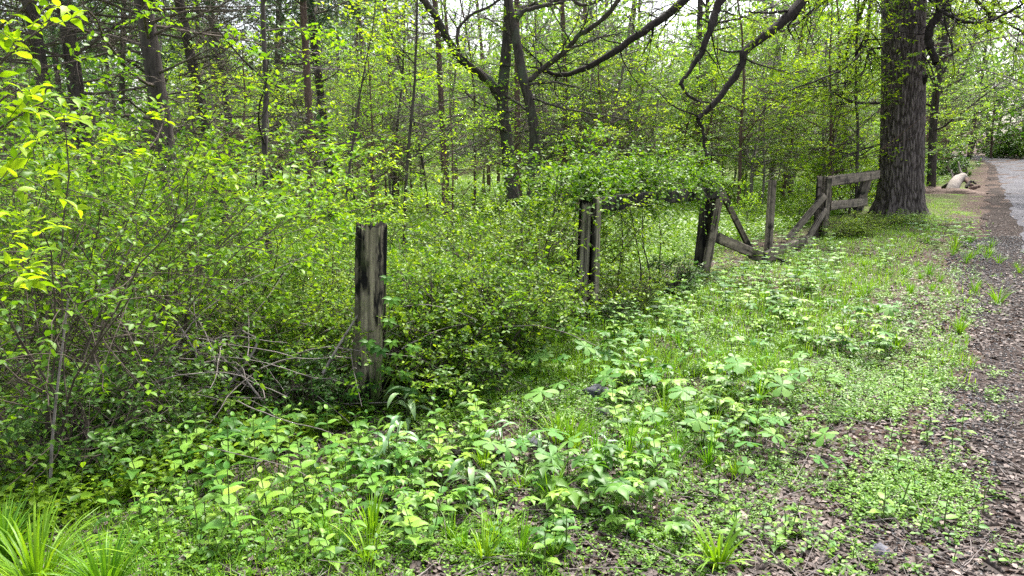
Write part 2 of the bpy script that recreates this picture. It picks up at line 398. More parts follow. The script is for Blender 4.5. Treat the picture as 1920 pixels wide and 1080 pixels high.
def ribbon(name, xl, xr, y0, y1, nseg, dz, mat, cross=10):
    yy = np.concatenate([np.arange(y0, 14, .15), np.geomspace(14, y1, nseg)])
    u = np.linspace(0, 1, cross)
    L, Rr = xl(yy), xr(yy)
    X = L[:, None]*(1-u)+Rr[:, None]*u; Y = np.repeat(yy[:, None], cross, 1)
    Z = H(X, Y)+dz
    v = np.stack([X, Y, Z], -1).reshape(-1, 3); i = np.arange(cross-1)[None]+np.arange(len(yy)-1)[:, None]*cross
    f = np.stack([i, i+1, i+cross+1, i+cross], -1).reshape(-1, 4)
    mb = MB(); mb.add(v, f, .5); return structure(name, mb, mat, True)
sh = roadmat('shoulder_gravel', [(.007, .005, .004), (.022, .016, .014), (.055, .04, .034), (.16, .13, .115)], [.2, .45, .68, .9], sc=45)
ln = roadmat('lane_gravel', [(.03, .029, .033), (.07, .068, .075), (.105, .1, .112), (.19, .19, .205)], [.2, .42, .6, .9], sc=30)
ribbon('gravel_shoulder', lambda y: edge_x(y)+.12+.1*np.sin(y*2.3)+.06*np.sin(y*5.9), lambda y: lane_x(y)+.3, -3, 150, 120, .010, sh, 14)
ribbon('gravel_lane', lane_x, lambda y: lane_x(y)+3.6+.14*y*.35, -3, 150, 120, .016, ln, 14)

# ------------------------------------------------------------------ plants of the verge (prototypes)
def proto_herb(seed, h, pairs, leaf, tpl='point', wid=.62, col='leaf_herb', lean=.15, whorl=2):
    st, lf = MB(), MB()
    P = grow([[0, 0, 0]], [[rng.normal(0, lean), rng.normal(0, lean), 1]], h, 9, .05)
    tubes(st, P, taper([.0032], 9, .5), 5)
    a0 = rng.uniform(0, PI); pos, d, nr, sz = [], [], [], []
    for k in range(pairs):
        t = .3+.7*(k/(max(1, pairs-1))); g = t*8; i = min(int(g), 7); p = P[0, i]*(1-(g-i))+P[0, i+1]*(g-i)
        s_ = leaf*(1.0-.55*max(0, t-.6)/.4)*rng.uniform(.85, 1.1)
        for w in range(whorl):
            an = a0+k*PI/2*1.0+w*2*PI/whorl+rng.normal(0, .15)
            pos.append(p); d.append([math.cos(an), math.sin(an), .25+.9*max(0, t-.75)*2-.15*rng.random()]); nr.append([rng.normal(0, .15)-.2*math.cos(an), rng.normal(0, .15)-.2*math.sin(an), 1]); sz.append(s_)
    leaves(lf, pos, np.array(d), np.array(nr), np.array(sz), wid, tpl)
    return [('stem', st.mesh('stem', M['stem'])), ('leaves', lf.mesh('leaves', M[col]))]

def umbrella(lf, c, rad, lobes, tiltv, gap=0.):
    """one mayapple leaf: deeply cut lobes round a centre"""
    a0 = rng.uniform(0, 2*PI); nz = nrmz(np.array([tiltv[0], tiltv[1], 1.])); ax = nrmz(np.cross([0, 1, .01], nz)); ay = np.cross(nz, ax)
    for k in range(lobes):
        an = a0+k*2*PI/lobes+rng.normal(0, .1); L = rad*rng.uniform(.8, 1.08); w = L*rng.uniform(.22, .3)*min(1.25, 6/lobes)
        u = ax*math.cos(an)+ay*math.sin(an); s_ = np.cross(nz, u)
        dr = rng.uniform(.05, .8)
        pts = []
        prof = [(0, .08), (.3, .42), (.65, .95), (.9, .95), (1., .35)]
        for t, ww in prof:
            z = .06*t-dr*t*t*.55
            for q in (-1, 0, 1):
                pts.append(c+u*L*t+s_*w*ww*q+nz*L*(z-(.07 if q == 0 else 0)*1.0*t)-nz*abs(q)*L*.04)
        f = []
        for i in range(4):
            for j in range(2):
                f.append([i*3+j, i*3+j+1, i*3+3+j+1, i*3+3+j])
        lf.add(pts, f, min(1, max(0, rng.normal(.5, .2))))

def proto_may(two):
    st, lf = MB(), MB(); h = rng.uniform(.2, .32)
    P = grow([[0, 0, 0]], [[rng.normal(0, .12), rng.normal(0, .12), 1]], h, 7, .05)
    tubes(st, P, taper([.004], 7, .7), 5)
    if two:
        for s_ in (1, -1):
            a = rng.uniform(0, PI); e = P[0, -1]+np.array([math.cos(a)*s_*.08, math.sin(a)*s_*.08, .05])
            tubes(st, np.array([P[0, -1], e]), np.array([.003, .0025]), 4)
            umbrella(lf, e, rng.uniform(.085, .12), rng.integers(5, 7), rng.normal(0, .22, 2))
    else:
        umbrella(lf, P[0, -1], rng.uniform(.1, .145), rng.integers(5, 8), rng.normal(0, .32, 2))
    return [('stem', st.mesh('stem', M['stem'])), ('leaf', lf.mesh('leaf', M['leaf_may']))]

def blades(mb, n, h, w, spread, curve, K=6, base=.03, tintc=.5, lean=.6):
    """a tuft of arching blades"""
    an = rng.uniform(0, 2*PI, n); r0 = rng.random(n)*base; hh = h*rng.uniform(.55, 1.1, n)
    out = rng.uniform(.1, 1, n)*spread
    t = np.linspace(0, 1, K)[None, :]
    rad = r0[:, None]+out[:, None]*hh[:, None]*(lean*t+(1-lean)*t**2.2)
    z = hh[:, None]*(t-curve*out[:, None]*t**2.4*.9)
    x = np.cos(an)[:, None]*rad; y = np.sin(an)[:, None]*rad
    ww = w*rng.uniform(.7, 1.2, n)[:, None]*np.array([.7, 1, 1, .85, .55, .04] if K == 6 else np.interp(np.linspace(0, 1, K), [0, .3, .6, 1], [.7, 1, .8, .03]))[None, :]
    tw = rng.normal(0, .5, n)[:, None]; sx, sy = -np.sin(an[:, None]+tw), np.cos(an[:, None]+tw)
    A = np.stack([x-sx*ww/2, y-sy*ww/2, z], -1); B = np.stack([x+sx*ww/2, y+sy*ww/2, z+.12*ww], -1)
    V = np.stack([A, B], 2).reshape(n, K*2, 3)
    k = np.arange(K-1)*2; q = np.stack([k, k+1, k+3, k+2], -1)
    f = (np.arange(n)*K*2)[:, None, None]+q[None]
    mb.add(V.reshape(-1, 3), f.reshape(-1, 4), np.repeat(np.clip(rng.normal(tintc, .2, n), 0, 1), K*2))
    return mb

def proto_tuft(n, h, w, spread, curve, col='grass'):
    mb = MB(); blades(mb, n, h, w, spread, curve)
    return [(None, mb.mesh('grass_tuft', M[col]))]

def proto_strap():
    """upright stalks with long arching strap leaves"""
    st, lf = MB(), MB()
    for q in range(rng.integers(2, 4)):
        b = rng.normal(0, .035, 3)*[1, 1, 0]; h = rng.uniform(.2, .32)
        P = grow([b], [[rng.normal(0, .15), rng.normal(0, .15), 1]], h, 7, .04); tubes(st, P, taper([.0045], 7, .6), 5)
        for k in range(6):
            p = P[0, 1+k]; an = k*2.4+rng.normal(0, .3); L = rng.uniform(.16, .26); w = rng.uniform(.012, .018)
            t = np.linspace(0, 1, 8); u = np.array([math.cos(an), math.sin(an), 0]); s_ = np.array([-math.sin(an), math.cos(an), 0])
            c = p+u*(L*(t-.15*t**3))[:, None]+np.array([0, 0, 1.])*(L*(.75*t-1.05*t**2))[:, None]
            ww = (w*np.sin(PI*np.clip(t*.92+.08, 0, 1))**.6)[:, None]
            V = np.stack([c-s_*ww, c-np.array([0, 0, 1.])*ww*.4, c+s_*ww], 1).reshape(-1, 3)
            ff = []
            for i in range(7):
                for j in range(2): ff.append([i*3+j, i*3+j+1, i*3+4+j, i*3+3+j])
            lf.add(V, ff, rng.random())
    return [('stem', st.mesh('stem', M['stem'])), ('leaves', lf.mesh('leaves', M['leaf_blue']))]

def proto_creeper(n=6, size=.075, col='leaf_herb'):
    """five-fingered leaves on thin stalks"""
    st, lf = MB(), MB()
    for q in range(n):
        h = rng.uniform(.08, .24); an0 = rng.uniform(0, 2*PI)
        P = grow([[0, 0, 0]], [[math.cos(an0)*.6, math.sin(an0)*.6, 1]], h, 6, .06); tubes(st, P, taper([.002], 6, .6), 4)
        e = P[0, -1]; a0 = rng.uniform(0, 2*PI); k = np.arange(5); an = a0+k*1.15
        d = np.stack([np.cos(an), np.sin(an), np.full(5, -.12)], -1); nn = np.tile([rng.normal(0, .2), rng.normal(0, .2), 1.], (5, 1))
        leaves(lf, np.tile(e, (5, 1)), d, nn, size*rng.uniform(.75, 1.1, 5), .55, 'point', np.full(5, rng.random()))
    return [('stem', st.mesh('stem', M['stem'])), ('leaves', lf.mesh('leaves', M[col]))]

def flat_proto(p, name):
    """merge a prototype's parts into one mesh with several materials"""
    bmv, fs, ts, mi, mats = [], [], [], [], []
    mb = MB()
    for i, (n_, me) in enumerate(p):
        vv = np.zeros(len(me.vertices)*3, np.float32); me.vertices.foreach_get('co', vv)
        tt = np.zeros(len(me.vertices), np.float32); me.attributes['tint'].data.foreach_get('value', tt)
        li = np.zeros(len(me.loops), np.int32); me.loops.foreach_get('vertex_index', li)
        tot = np.zeros(len(me.polygons), np.int32); me.polygons.foreach_get('loop_total', tot)
        off = mb.n; mb.v.append(vv.reshape(-1, 3)); mb.t.append(tt); mb.n += len(tt)
        st = np.concatenate([[0], np.cumsum(tot)[:-1]])
        for k in np.unique(tot):
            w = np.where(tot == k)[0]; ff = li[st[w][:, None]+np.arange(k)[None]]
            mb.f.append(ff+off); mb.m.append(np.full(len(ff), i))
        mats.append(me.materials[0])
    return [(None, mb.mesh(name, mats))]

herbs = [proto_herb(i, rng.uniform(.2, .34), int(rng.integers(3, 6)), rng.uniform(.075, .105)) for i in range(7)]
herbs_f = [flat_proto(p, 'leafy_herb') for p in herbs]
lushs = [proto_herb(i, rng.uniform(.28, .45), int(rng.integers(4, 6)), rng.uniform(.09, .13), 'oval', .75, 'leaf_herb', whorl=3) for i in range(4)]
mays = [proto_may(i % 3 == 2) for i in range(14)]
mays_f = [flat_proto(p, 'mayapple') for p in mays]
tufts = [proto_tuft(int(rng.integers(28, 46)), rng.uniform(.2, .3), .007, .9, .55) for _ in range(5)]
bigtufts = [proto_tuft(120, .42, .009, 1.15, .75), proto_tuft(110, .36, .01, .9, .6)]
wide_tuft = [proto_tuft(34, .24, .016, 1., .6), proto_tuft(26, .2, .014, 1., .55)]
straps = [proto_strap() for _ in range(4)]
creepers = [proto_creeper(int(rng.integers(4, 8)), rng.uniform(.06, .085)) for _ in range(5)]
creepers_f = [flat_proto(p, 'creeper_plant') for p in creepers]

def on_ground(x, y): return (x, y, float(H(x, y))-.005)

used = []
def scatter(n, region, mind=.1, tries=60):
    """n spots by picture region: list of polygons (px) weighted, returned on the ground"""
    out = []
    k = 0
    while len(out) < n and k < n*tries:
        k += 1
        poly = region[int(rng.integers(len(region)))]
        (x0, y0, x1, y1, wl) = poly
        py = rng.uniform(y0, y1); c0 = x0+(x1-x0)*(py-y0)/(y1-y0); px = c0+rng.normal(0, 1)*wl*.5 if wl < 0 else c0+rng.uniform(-wl, wl)
        g = gnd(px, py)
        if all((g[0]-q[0])**2+(g[1]-q[1])**2 > (mind*(.6+.1*g[1]))**2 for q in out):
            out.append(g)
    return out

# patches of the verge in picture coordinates: centre line (x0,y0)->(x1,y1), half width
may_spots = scatter(125, [(1120, 640, 1180, 760, 130), (1240, 640, 1330, 860, 190), (1380, 690, 1480, 930, 150), (1430, 520, 1480, 700, 230), (1050, 690, 1080, 790, 90), (700, 850, 1000, 1000, 280)], .10)
for k, g in enumerate(may_spots):
    near = g[1] < 6.2; j = int(rng.integers(len(mays)))
    place((mays if near else mays_f)[j], 'mayapple', 'pale green mayapple with one umbrella of lobed leaves standing on the litter of the verge', 'mayapple', on_ground(g[0], g[1]), rng.uniform(0, 6.28), rng.uniform(.4, .78), 'mayapples scattered over the verge')
herb_spots = scatter(175, [(300, 860, 420, 1070, 260), (330, 840, 300, 1000, 230), (560, 790, 600, 960, 150), (640, 900, 720, 1060, 130), (830, 760, 860, 900, 110), (1180, 700, 1300, 900, 160), (1350, 540, 1420, 680, 170), (1500, 470, 1560, 620, 200), (1160, 600, 1280, 640, 110), (300, 820, 220, 940, 210)], .085)
for k, g in enumerate(herb_spots):
    near = g[1] < 5.5; j = int(rng.integers(len(herbs)))
    place((herbs if near else herbs_f)[j], 'leafy_herb', 'upright green herb with paired pointed leaves rising from the verge', 'herb', on_ground(g[0], g[1]), rng.uniform(0, 6.28), rng.uniform(.7, 1.15), 'upright herbs with paired leaves')
lush_f = [flat_proto(p, 'broadleaf_herb') for p in lushs]
lush_spots = scatter(150, [(1290, 530, 1330, 600, 150), (1160, 560, 1190, 640, 130), (1450, 500, 1480, 560, 100), (800, 640, 800, 700, 100), (1500, 440, 1560, 500, 130), (1740, 420, 1800, 470, 60)], .12)
for k, g in enumerate(lush_spots):
    place(lush_f[int(rng.integers(4))], 'broadleaf_herb', 'broad-leaved dark green herb growing thickly at the foot of the old gate', 'herb', on_ground(g[0], g[1]), rng.uniform(0, 6.28), rng.uniform(.7, 1.1), 'broad-leaved herbs along the fence foot')
cr_spots = scatter(110, [(700, 820, 760, 980, 120), (300, 790, 340, 860, 200), (1250, 640, 1350, 800, 200), (950, 650, 960, 720, 120), (1120, 900, 1150, 1040, 120), (1500, 560, 1600, 680, 140)], .12)
for k, g in enumerate(cr_spots):
    near = g[1] < 5.
    place((creepers if near else creepers_f)[int(rng.integers(5))], 'creeper_plant', 'low creeper with five-fingered green leaves on thin stalks among the verge plants', 'creeper', on_ground(g[0], g[1]), rng.uniform(0, 6.28), rng.uniform(.7, 1.15), 'five-fingered creepers on the ground')
tuft_spots = scatter(90, [(1150, 780, 1250, 900, 150), (1500, 560, 1700, 640, 160), (1560, 500, 1750, 560, 160), (700, 1000, 900, 1060, 250), (1300, 650, 1400, 760, 200), (1000, 820, 1000, 960, 120), (1790, 450, 1890, 520, 60)], .12)
for k, g in enumerate(tuft_spots):
    place(tufts[int(rng.integers(5))], 'grass_tuft', 'small bright green grass tuft among the low plants of the verge', 'grass tuft', on_ground(g[0], g[1]), rng.uniform(0, 6.28), rng.uniform(.55, 1.0), 'small grass tufts on the verge')
seeds = [proto_herb(i, rng.uniform(.07, .15), 3, rng.uniform(.035, .06), 'point' if i % 2 else 'oval') for i in range(6)]
seeds_f = [flat_proto(p, 'seedling') for p in seeds]
for g in scatter(260, [(1500, 600, 1650, 1070, 280), (1180, 800, 1300, 1060, 250), (800, 900, 850, 1070, 250), (400, 950, 450, 1070, 200), (1650, 620, 1720, 1000, 120)], .05):
    near = g[1] < 3.6
    place((seeds if near else seeds_f)[int(rng.integers(6))], 'seedling', 'tiny green seedling with a few small leaves on the litter of the verge', 'seedling', on_ground(g[0], g[1]), rng.uniform(0, 6.28), rng.uniform(.6, 1.3), 'seedlings on the litter')
# the tufts and plants one can point at
for px, py, pr, sc, lab in [
    (70, 1120, bigtufts[0], 1.05, 'large bright grass clump filling the bottom left corner of the photo'),
    (10, 1060, bigtufts[1], .9, 'tall grass clump at the left edge behind the corner clump'),
    (200, 1130, bigtufts[1], .85, 'arching grass clump just right of the bottom left corner clump'),
    (1345, 1065, wide_tuft[0], 1., 'wide-bladed grass tuft alone on brown litter at the bottom edge'),
    (895, 745, bigtufts[1], .62, 'thin upright grass tuft before the dark thicket between the two nearest posts'),
    (1680, 655, wide_tuft[1], 1.05, 'leafy grass tuft on the verge near the gravel shoulder'),
    (1790, 470, tufts[2], 1.5, 'dense grass tuft on the verge in front of the big oak, toward the road'),
    (1870, 570, tufts[1], 1.2, 'grass tuft at the right edge beside dark gravel'),
    (1070, 830, tufts[3], 1.1, 'grass tuft in the middle of the verge with narrow blue-green blades')]:
    g = gnd(px, py); place(pr, 'grass_tuft', lab, 'grass tuft', on_ground(g[0], g[1]), rng.uniform(0, 6.28), sc, 'grass clumps that stand out')
for px, py, sc, lab in [
    (765, 790, 1.0, 'strap-leaved plant with arching blue-green blades in front of the rotten post'),
    (725, 880, .9, 'strap-leaved plant low at the left of the strap-leaved pair below the rotten post'),
    (880, 930, .9, 'strap-leaved plant beside flat grey wood on the litter'),
    (1010, 860, .7, 'small strap-leaved plant in the middle of the grassy verge'),
    (925, 860, .75, 'strap-leaved plant just above the grey wood scrap'),
    (1130, 870, .7, 'strap-leaved plant at the right of the mid-verge grass')]:
    g = gnd(px, py); place(straps[int(rng.integers(4))], 'strap_plant', lab, 'spiderwort', on_ground(g[0], g[1]), rng.uniform(0, 6.28), sc, 'strap-leaved plants')

# ------------------------------------------------------------------ ground cover, litter, gravel (stuff)
def fld(x, y, sc=1., ph=0.):
    return (np.sin(x*2.1*sc+ph)*np.cos(y*1.7*sc-ph)+.6*np.sin(x*4.7*sc-y*3.1*sc+ph*2)+.4*np.cos(x*9.3*sc+y*8.1*sc+ph))/2

def pick(n, y0, y1, smin=-30, smax=30, pw=1.6, margin=1.12, roadok=False):
    """random ground spots inside the view, denser near the camera"""
    u = rng.random(n*3); y = (y0**(1-pw)+(y1**(1-pw)-y0**(1-pw))*u)**(1/(1-pw)) if abs(pw-1) > 1e-3 else y0*(y1/y0)**u
    x = rng.uniform(-1, 1, n*3)*.7*margin*y
    s = fenceS(x, y); m = (s > smin) & (s < smax)
    if not roadok: m &= x < edge_x(y)+.1
    x, y = x[m][:n], y[m][:n]
    return x, y

# dead leaves
mb = MB()
for n_, y0, y1, sz in ((46000, 2.2, 7, .032), (26000, 6, 20, .05)):
    x, y = pick(n_*2, y0, y1, -3.2, 6, 1.5, roadok=True)
    er = x-edge_x(y)
    keep = rng.random(len(x)) < np.where(er > 1.2, .12, np.where(er > -.7, .7, .75+.25*fld(x, y, .8, 1.)))
    x, y = x[keep][:n_], y[keep][:n_]; n = len(x)
    z = H(x, y)+rng.uniform(.004, .02, n)
    a = rng.uniform(0, 2*PI, n); d = np.stack([np.cos(a), np.sin(a), rng.normal(.05, .2, n)], -1); nn = np.stack([rng.normal(0, .35, n), rng.normal(0, .35, n), np.ones(n)], -1)
    leaves(mb, np.stack([x, y, z], -1), d, nn, sz*rng.uniform(.4, 1.3, n), rng.uniform(.55, .7), 'lobed' if y0 < 3 and False else 'oval', np.clip(rng.beta(1.1, 1.9, n), 0, 1))
x, y = pick(1500, 2.2, 7, -1, 5, 1.4, roadok=True); n = len(x); a = rng.uniform(0, 2*PI, n)
leaves(mb, np.stack([x, y, H(x, y)+.018], -1), np.stack([np.cos(a), np.sin(a), rng.normal(.05, .15, n)], -1), np.stack([rng.normal(0, .3, n), rng.normal(0, .3, n), np.ones(n)], -1), rng.uniform(.05, .095, n), .75, 'lobed', np.clip(rng.beta(2, 2, n), 0, 1))
structure('leaf_litter', mb, M['litter'], kind='stuff')
# dead stalks and twigs lying about
mb = MB(); x, y = pick(2600, 2.2, 12, -2.6, 5, 1.6, roadok=True); n = len(x); a = rng.uniform(0, 2*PI, n)
P = grow(np.stack([x, y, H(x, y)+.015], -1), np.stack([np.cos(a), np.sin(a), rng.normal(.04, .05, n)], -1), rng.uniform(.05, .35, n), 5, .08)
P[:, :, 2] = np.maximum(P[:, :, 2], H(P[:, :, 0], P[:, :, 1])+.006)
tubes(mb, P, taper(rng.uniform(.001, .003, n), 5, .5), 4)
structure('twig_litter', mb, M['dead'], kind='stuff')

# small stones
mb = MB()
ico = np.array([[1, 0, 0], [-1, 0, 0], [0, 1, 0], [0, -1, 0], [0, 0, 1], [0, 0, -1]], float); icf = np.array([[0, 2, 4], [2, 1, 4], [1, 3, 4], [3, 0, 4], [2, 0, 5], [1, 2, 5], [3, 1, 5], [0, 3, 5]])
yy = rng.uniform(2.2, 5, 9000); yy2 = rng.uniform(5, 14, 9000); y = np.concatenate([yy, yy2])
x = edge_x(y)+np.abs(rng.normal(0, 1, len(y)))*1.1-.25+.2*fld(y, y)
m = x < .72*y; x, y = x[m], y[m]; n = len(x)
V = ico[None]*rng.uniform(.4, 1., (n, 6, 1))*rng.uniform(.004, .015, (n, 1, 1))*np.array([1, 1, .6]); V = V*(1+.12*np.clip(y-4, 0, 10))[:, None, None]
a = rng.uniform(0, PI, n)[:, None]; V = np.stack([V[..., 0]*np.cos(a)-V[..., 1]*np.sin(a), V[..., 0]*np.sin(a)+V[..., 1]*np.cos(a), V[..., 2]], -1)
V += np.stack([x, y, H(x, y)+.012], -1)[:, None, :]
mb.add(V.reshape(-1, 3), ((np.arange(n)*6)[:, None, None]+icf[None]).reshape(-1, 3), np.repeat(np.clip(rng.beta(1.3, 3, n), 0, 1), 6))
structure('loose_gravel', mb, M['gravel'], kind='stuff')

# low green cover: small leaves in little whorls
def cover(mb, n, y0, y1, smin, smax, size, hmax, per=6, pw=1.6, thr=-.2, ph=0., roadfade=.5, tpl='rhomb', wid=.55):
    x, y = pick(n*3, y0, y1, smin, smax, pw, roadok=True)
    er = x-edge_x(y)
    g = .6*fld(x, y, .9, ph)+.7*fld(x, y, 4.3, ph+1)+.25*rng.normal(0, 1, len(x))
    keep = (g > thr+np.clip((er+.7)*.8, 0, 2.2)) & (er < 1.2)
    x, y = x[keep][:n], y[keep][:n]; n = len(x); hh = hmax*rng.uniform(.1, 1, n)
    i = np.repeat(np.arange(n), per); N_ = len(i)
    a = rng.uniform(0, 2*PI, n)[i]+np.tile(np.arange(per)*2.4, n)
    lv = np.tile(np.arange(per)/per, n)
    z = H(x, y)[i]+hh[i]*(.2+.8*lv)
    off = .3*size*rng.normal(0, 1, (N_, 2))
    pos = np.stack([x[i]+off[:, 0], y[i]+off[:, 1], z], -1)
    d = np.stack([np.cos(a), np.sin(a), rng.uniform(-.1, .6, N_)], -1); nn = np.stack([rng.normal(0, .3, N_), rng.normal(0, .3, N_), np.ones(N_)], -1)
    leaves(mb, pos, d, nn, size*rng.uniform(.6, 1.3, N_)*(1+.05*np.clip(y[i]-4, 0, 20)), wid, tpl, np.clip(rng.normal(.5, .2, N_)+.18*fld(x, y, 2.)[i], 0, 1))
mb = MB()
cover(mb, 15000, 2.2, 6, -.4, 4.2, .015, .045, 7, 1.4, .12, .3, wid=.6)
cover(mb, 4000, 2.2, 5, -.4, 4.2, .024, .07, 7, 1.4, .3, 1.3, wid=.7)
cover(mb, 12000, 4.2, 18, -.2, 6, .022, .08, 6, 1.45, -.25, 2., wid=.6)
x = []
for px, py, rx, ry, n_ in ((1690, 920, 110, 60, 900), (1790, 930, 60, 90, 250), (1650, 720, 150, 60, 500), (850, 1030, 220, 50, 500), (1250, 1020, 180, 50, 300)):
    for k in range(n_):
        a = rng.normal(0, .5, 2); x.append(gnd(px+a[0]*rx, py+a[1]*ry))
x = np.array(x); n = len(x); i = np.repeat(np.arange(n), 8); a = rng.uniform(0, 2*PI, len(i)); hh = rng.uniform(.01, .06, n)[i]*rng.uniform(.3, 1, len(i))
pos = x[i]+np.stack([rng.normal(0, .008, len(i)), rng.normal(0, .008, len(i)), hh], -1)
leaves(mb, pos, np.stack([np.cos(a), np.sin(a), rng.uniform(0, .5, len(i))], -1), np.stack([rng.normal(0, .3, len(i)), rng.normal(0, .3, len(i)), np.ones(len(i))], -1), rng.uniform(.01, .02, len(i)), .65, 'rhomb', np.clip(rng.normal(.6, .2, len(i)), 0, 1))
structure('ground_cover', mb, M['cover'], kind='stuff')
mb = MB()
cover(mb, 7000, 2.4, 12, -3.5, .1, .035, .16, 6, 1.3, -.6, .9, tpl='oval', wid=.6)
structure('undergrowth', mb, M['leaf_honey'], kind='stuff')
# meadow behind the fence
mb = MB()
for n_, y0, y1, sz, hh in ((15000, 6, 16, .035, .3), (22000, 14, 45, .055, .35)):
    cover(mb, n_, y0, y1, -60, -1.0, sz, hh, 6, 1.5, -1.2, 3.)
structure('meadow_plants', mb, M['cover'], kind='stuff')

def scatter_blades(n, y0, y1, smin, smax, h, w, thr, pw=1.5, ph=0.):
    mb = MB(); x, y = pick(n*3, y0, y1, smin, smax, pw)
    g = fld(x, y, .8, ph)+.2*rng.normal(0, 1, len(x)); k = g > thr+np.clip((x-edge_x(y)+1.2)*.8, 0, 3); x, y = x[k][:n], y[k][:n]; n = len(x)
    an = rng.uniform(0, 2*PI, n); hh = h*rng.uniform(.4, 1.2, n); out = rng.uniform(.1, .9, n); t = np.linspace(0, 1, 4)[None]
    rad = out[:, None]*hh[:, None]*t**1.6; z = hh[:, None]*(t-.45*out[:, None]*t**2)
    cx = x[:, None]+np.cos(an)[:, None]*rad; cy = y[:, None]+np.sin(an)[:, None]*rad; z = z+H(x, y)[:, None]
    ww = w*(1+.06*np.clip(y-4, 0, 30))[:, None]*np.array([.8, 1, .7, .05])[None]
    sx, sy = -np.sin(an)[:, None], np.cos(an)[:, None]
    V = np.stack([np.stack([cx-sx*ww/2, cy-sy*ww/2, z], -1), np.stack([cx+sx*ww/2, cy+sy*ww/2, z], -1)], 2).reshape(n, 8, 3)
    q = np.array([[0, 1, 3, 2], [2, 3, 5, 4], [4, 5, 7, 6]]); f = (np.arange(n)*8)[:, None, None]+q[None]
    mb.add(V.reshape(-1, 3), f.reshape(-1, 4), np.repeat(np.clip(rng.normal(.5, .2, n), 0, 1), 8))
    return mb
mb = scatter_blades(9000, 2.2, 6, -.2, 3.4, .1, .0035, .1, ph=.5)
mb.merge(scatter_blades(15000, 5, 24, .1, 6, .13, .005, -.35, ph=1.))
structure('verge_grass', mb, M['grass'], kind='stuff')
mb = scatter_blades(26000, 7, 45, -60, -1., .3, .007, -1.2)
structure('meadow_grass', mb, M['grass'], kind='stuff')

# ------------------------------------------------------------------ old timber
def jag(x): return .5+.5*math.sin(x*12.9898)*math.cos(x*4.1)
def make_post(h, r, name, mat, parent, base, lean=(0, 0), groove=.35, rotz=0., rough=.12, sides=40, rows=46, box=.35, top=.05, seed=0., sy=1.):
    """split, weathered post: squared-off section with vertical grooves and a ragged top"""
    mb = MB(); V = []; TT = []
    for k in range(rows+1):
        t = k/rows; z = -.12+t*(h+.12)
        for j in range(sides):
            a = j/sides*2*PI
            sq = 1/max(abs(math.cos(a+rotz)), abs(math.sin(a+rotz)))
            rr = r*((1-box)+box*sq*.9)
            g = mnoise.noise(Vector((math.cos(a)*2.3+seed, math.sin(a)*2.3, z*.7)))
            g2 = mnoise.noise(Vector((math.cos(a)*7+seed, math.sin(a)*7, z*2.2)))
            crack = min(0, mnoise.noise(Vector((math.cos(a)*4.5+seed*2, math.sin(a)*4.5, z*.35)))+.12)
            rr *= 1+rough*g+.07*g2+groove*crack*1.3
            rr *= 1.06-.1*t
            TT.append(min(1, max(0, .58+.9*mnoise.noise(Vector((math.cos(a)*9+seed*3, math.sin(a)*9, z*.8)))+1.6*crack)))
            zz = z
            if t > .93: zz = z-(t-.93)/.07*top*(jag(a*3+seed)+.5*jag(a*9+seed*3))
            V.append((rr*math.cos(a)+lean[0]*z, rr*math.sin(a)*sy+lean[1]*z, zz))
    f = [[k*sides+j, k*sides+(j+1) % sides, (k+1)*sides+(j+1) % sides, (k+1)*sides+j] for k in range(rows) for j in range(sides)]
    mb.add(np.array(V)+np.asarray(base), f, np.array(TT))
    c = np.array(V[rows*sides:]); inner = []; 
    for q, dz in ((.55, -.05), (.12, -.07)):
        cc = c.mean(0); ring = cc+(c-cc)*[q, q, 1]; ring[:, 2] += dz*1. + .015*np.sin(np.arange(sides)*1.7); inner.append(ring)
    off = mb.n; mb.add(np.concatenate([c]+inner)+np.asarray(base), [[i*sides+j, i*sides+(j+1) % sides, (i+1)*sides+(j+1) % sides, (i+1)*sides+j] for i in range(2) for j in range(sides)], .3)
    return part(name, mb, mat, parent)

def plank(p0, p1, w, th, face=(0, -1, 0), seed=0., bend=0., nseg=22, split=.0):
    """board from p0 to p1; w its height across, th its thickness toward face"""
    p0, p1 = np.asarray(p0, float), np.asarray(p1, float); T = nrmz(p1-p0); fc = np.asarray(face, float); fc = nrmz(fc-fc.dot(T)*T); U = nrmz(np.cross(T, fc)); 
    if U[2] < 0: U = -U
    prof = []; TT = []
    m_ = 11
    for q in range(m_): prof.append((-1+2*q/(m_-1), 1))
    for q in range(m_): prof.append((1-2*q/(m_-1), -1))
    n = len(prof); V = []
    for k in range(nseg+1):
        t = k/nseg; c = p0+(p1-p0)*t+U*bend*math.sin(PI*t)
        for (a, b) in prof:
            r_ = .8 if abs(a) > .95 else 1
            nz = mnoise.noise(Vector((t*6+seed, a*1.6, b*3+seed)))*.16
            et = 0
            TT.append(min(1, max(0, (.16 if abs(a) > .95 else .58)+.75*mnoise.noise(Vector((a*5+seed*7, t*2.2, b*9)))+.25*mnoise.noise(Vector((a*14+seed*3, t*7, b))))))
            if k in (0, nseg): et = (jag(a*2+seed+b)-.5)*.04*(1 if k else -1)
            V.append(c+U*a*w/2*(1+nz*.5)+fc*b*th/2*r_*(1+nz*1.2)+T*et)
    f = [[k*n+j, k*n+(j+1) % n, (k+1)*n+(j+1) % n, (k+1)*n+j] for k in range(nseg) for j in range(n)]
    mb = MB(); mb.add(V, f, np.array(TT))
    for e, k in ((0, 0), (1, nseg)):
        ff = [[k*n+j, k*n+j+1, k*n+n-2-j, k*n+n-1-j] for j in range(m_-1)]
        mb.f.append(np.array(ff)); mb.m.append(np.zeros(len(ff), int))
    return mb

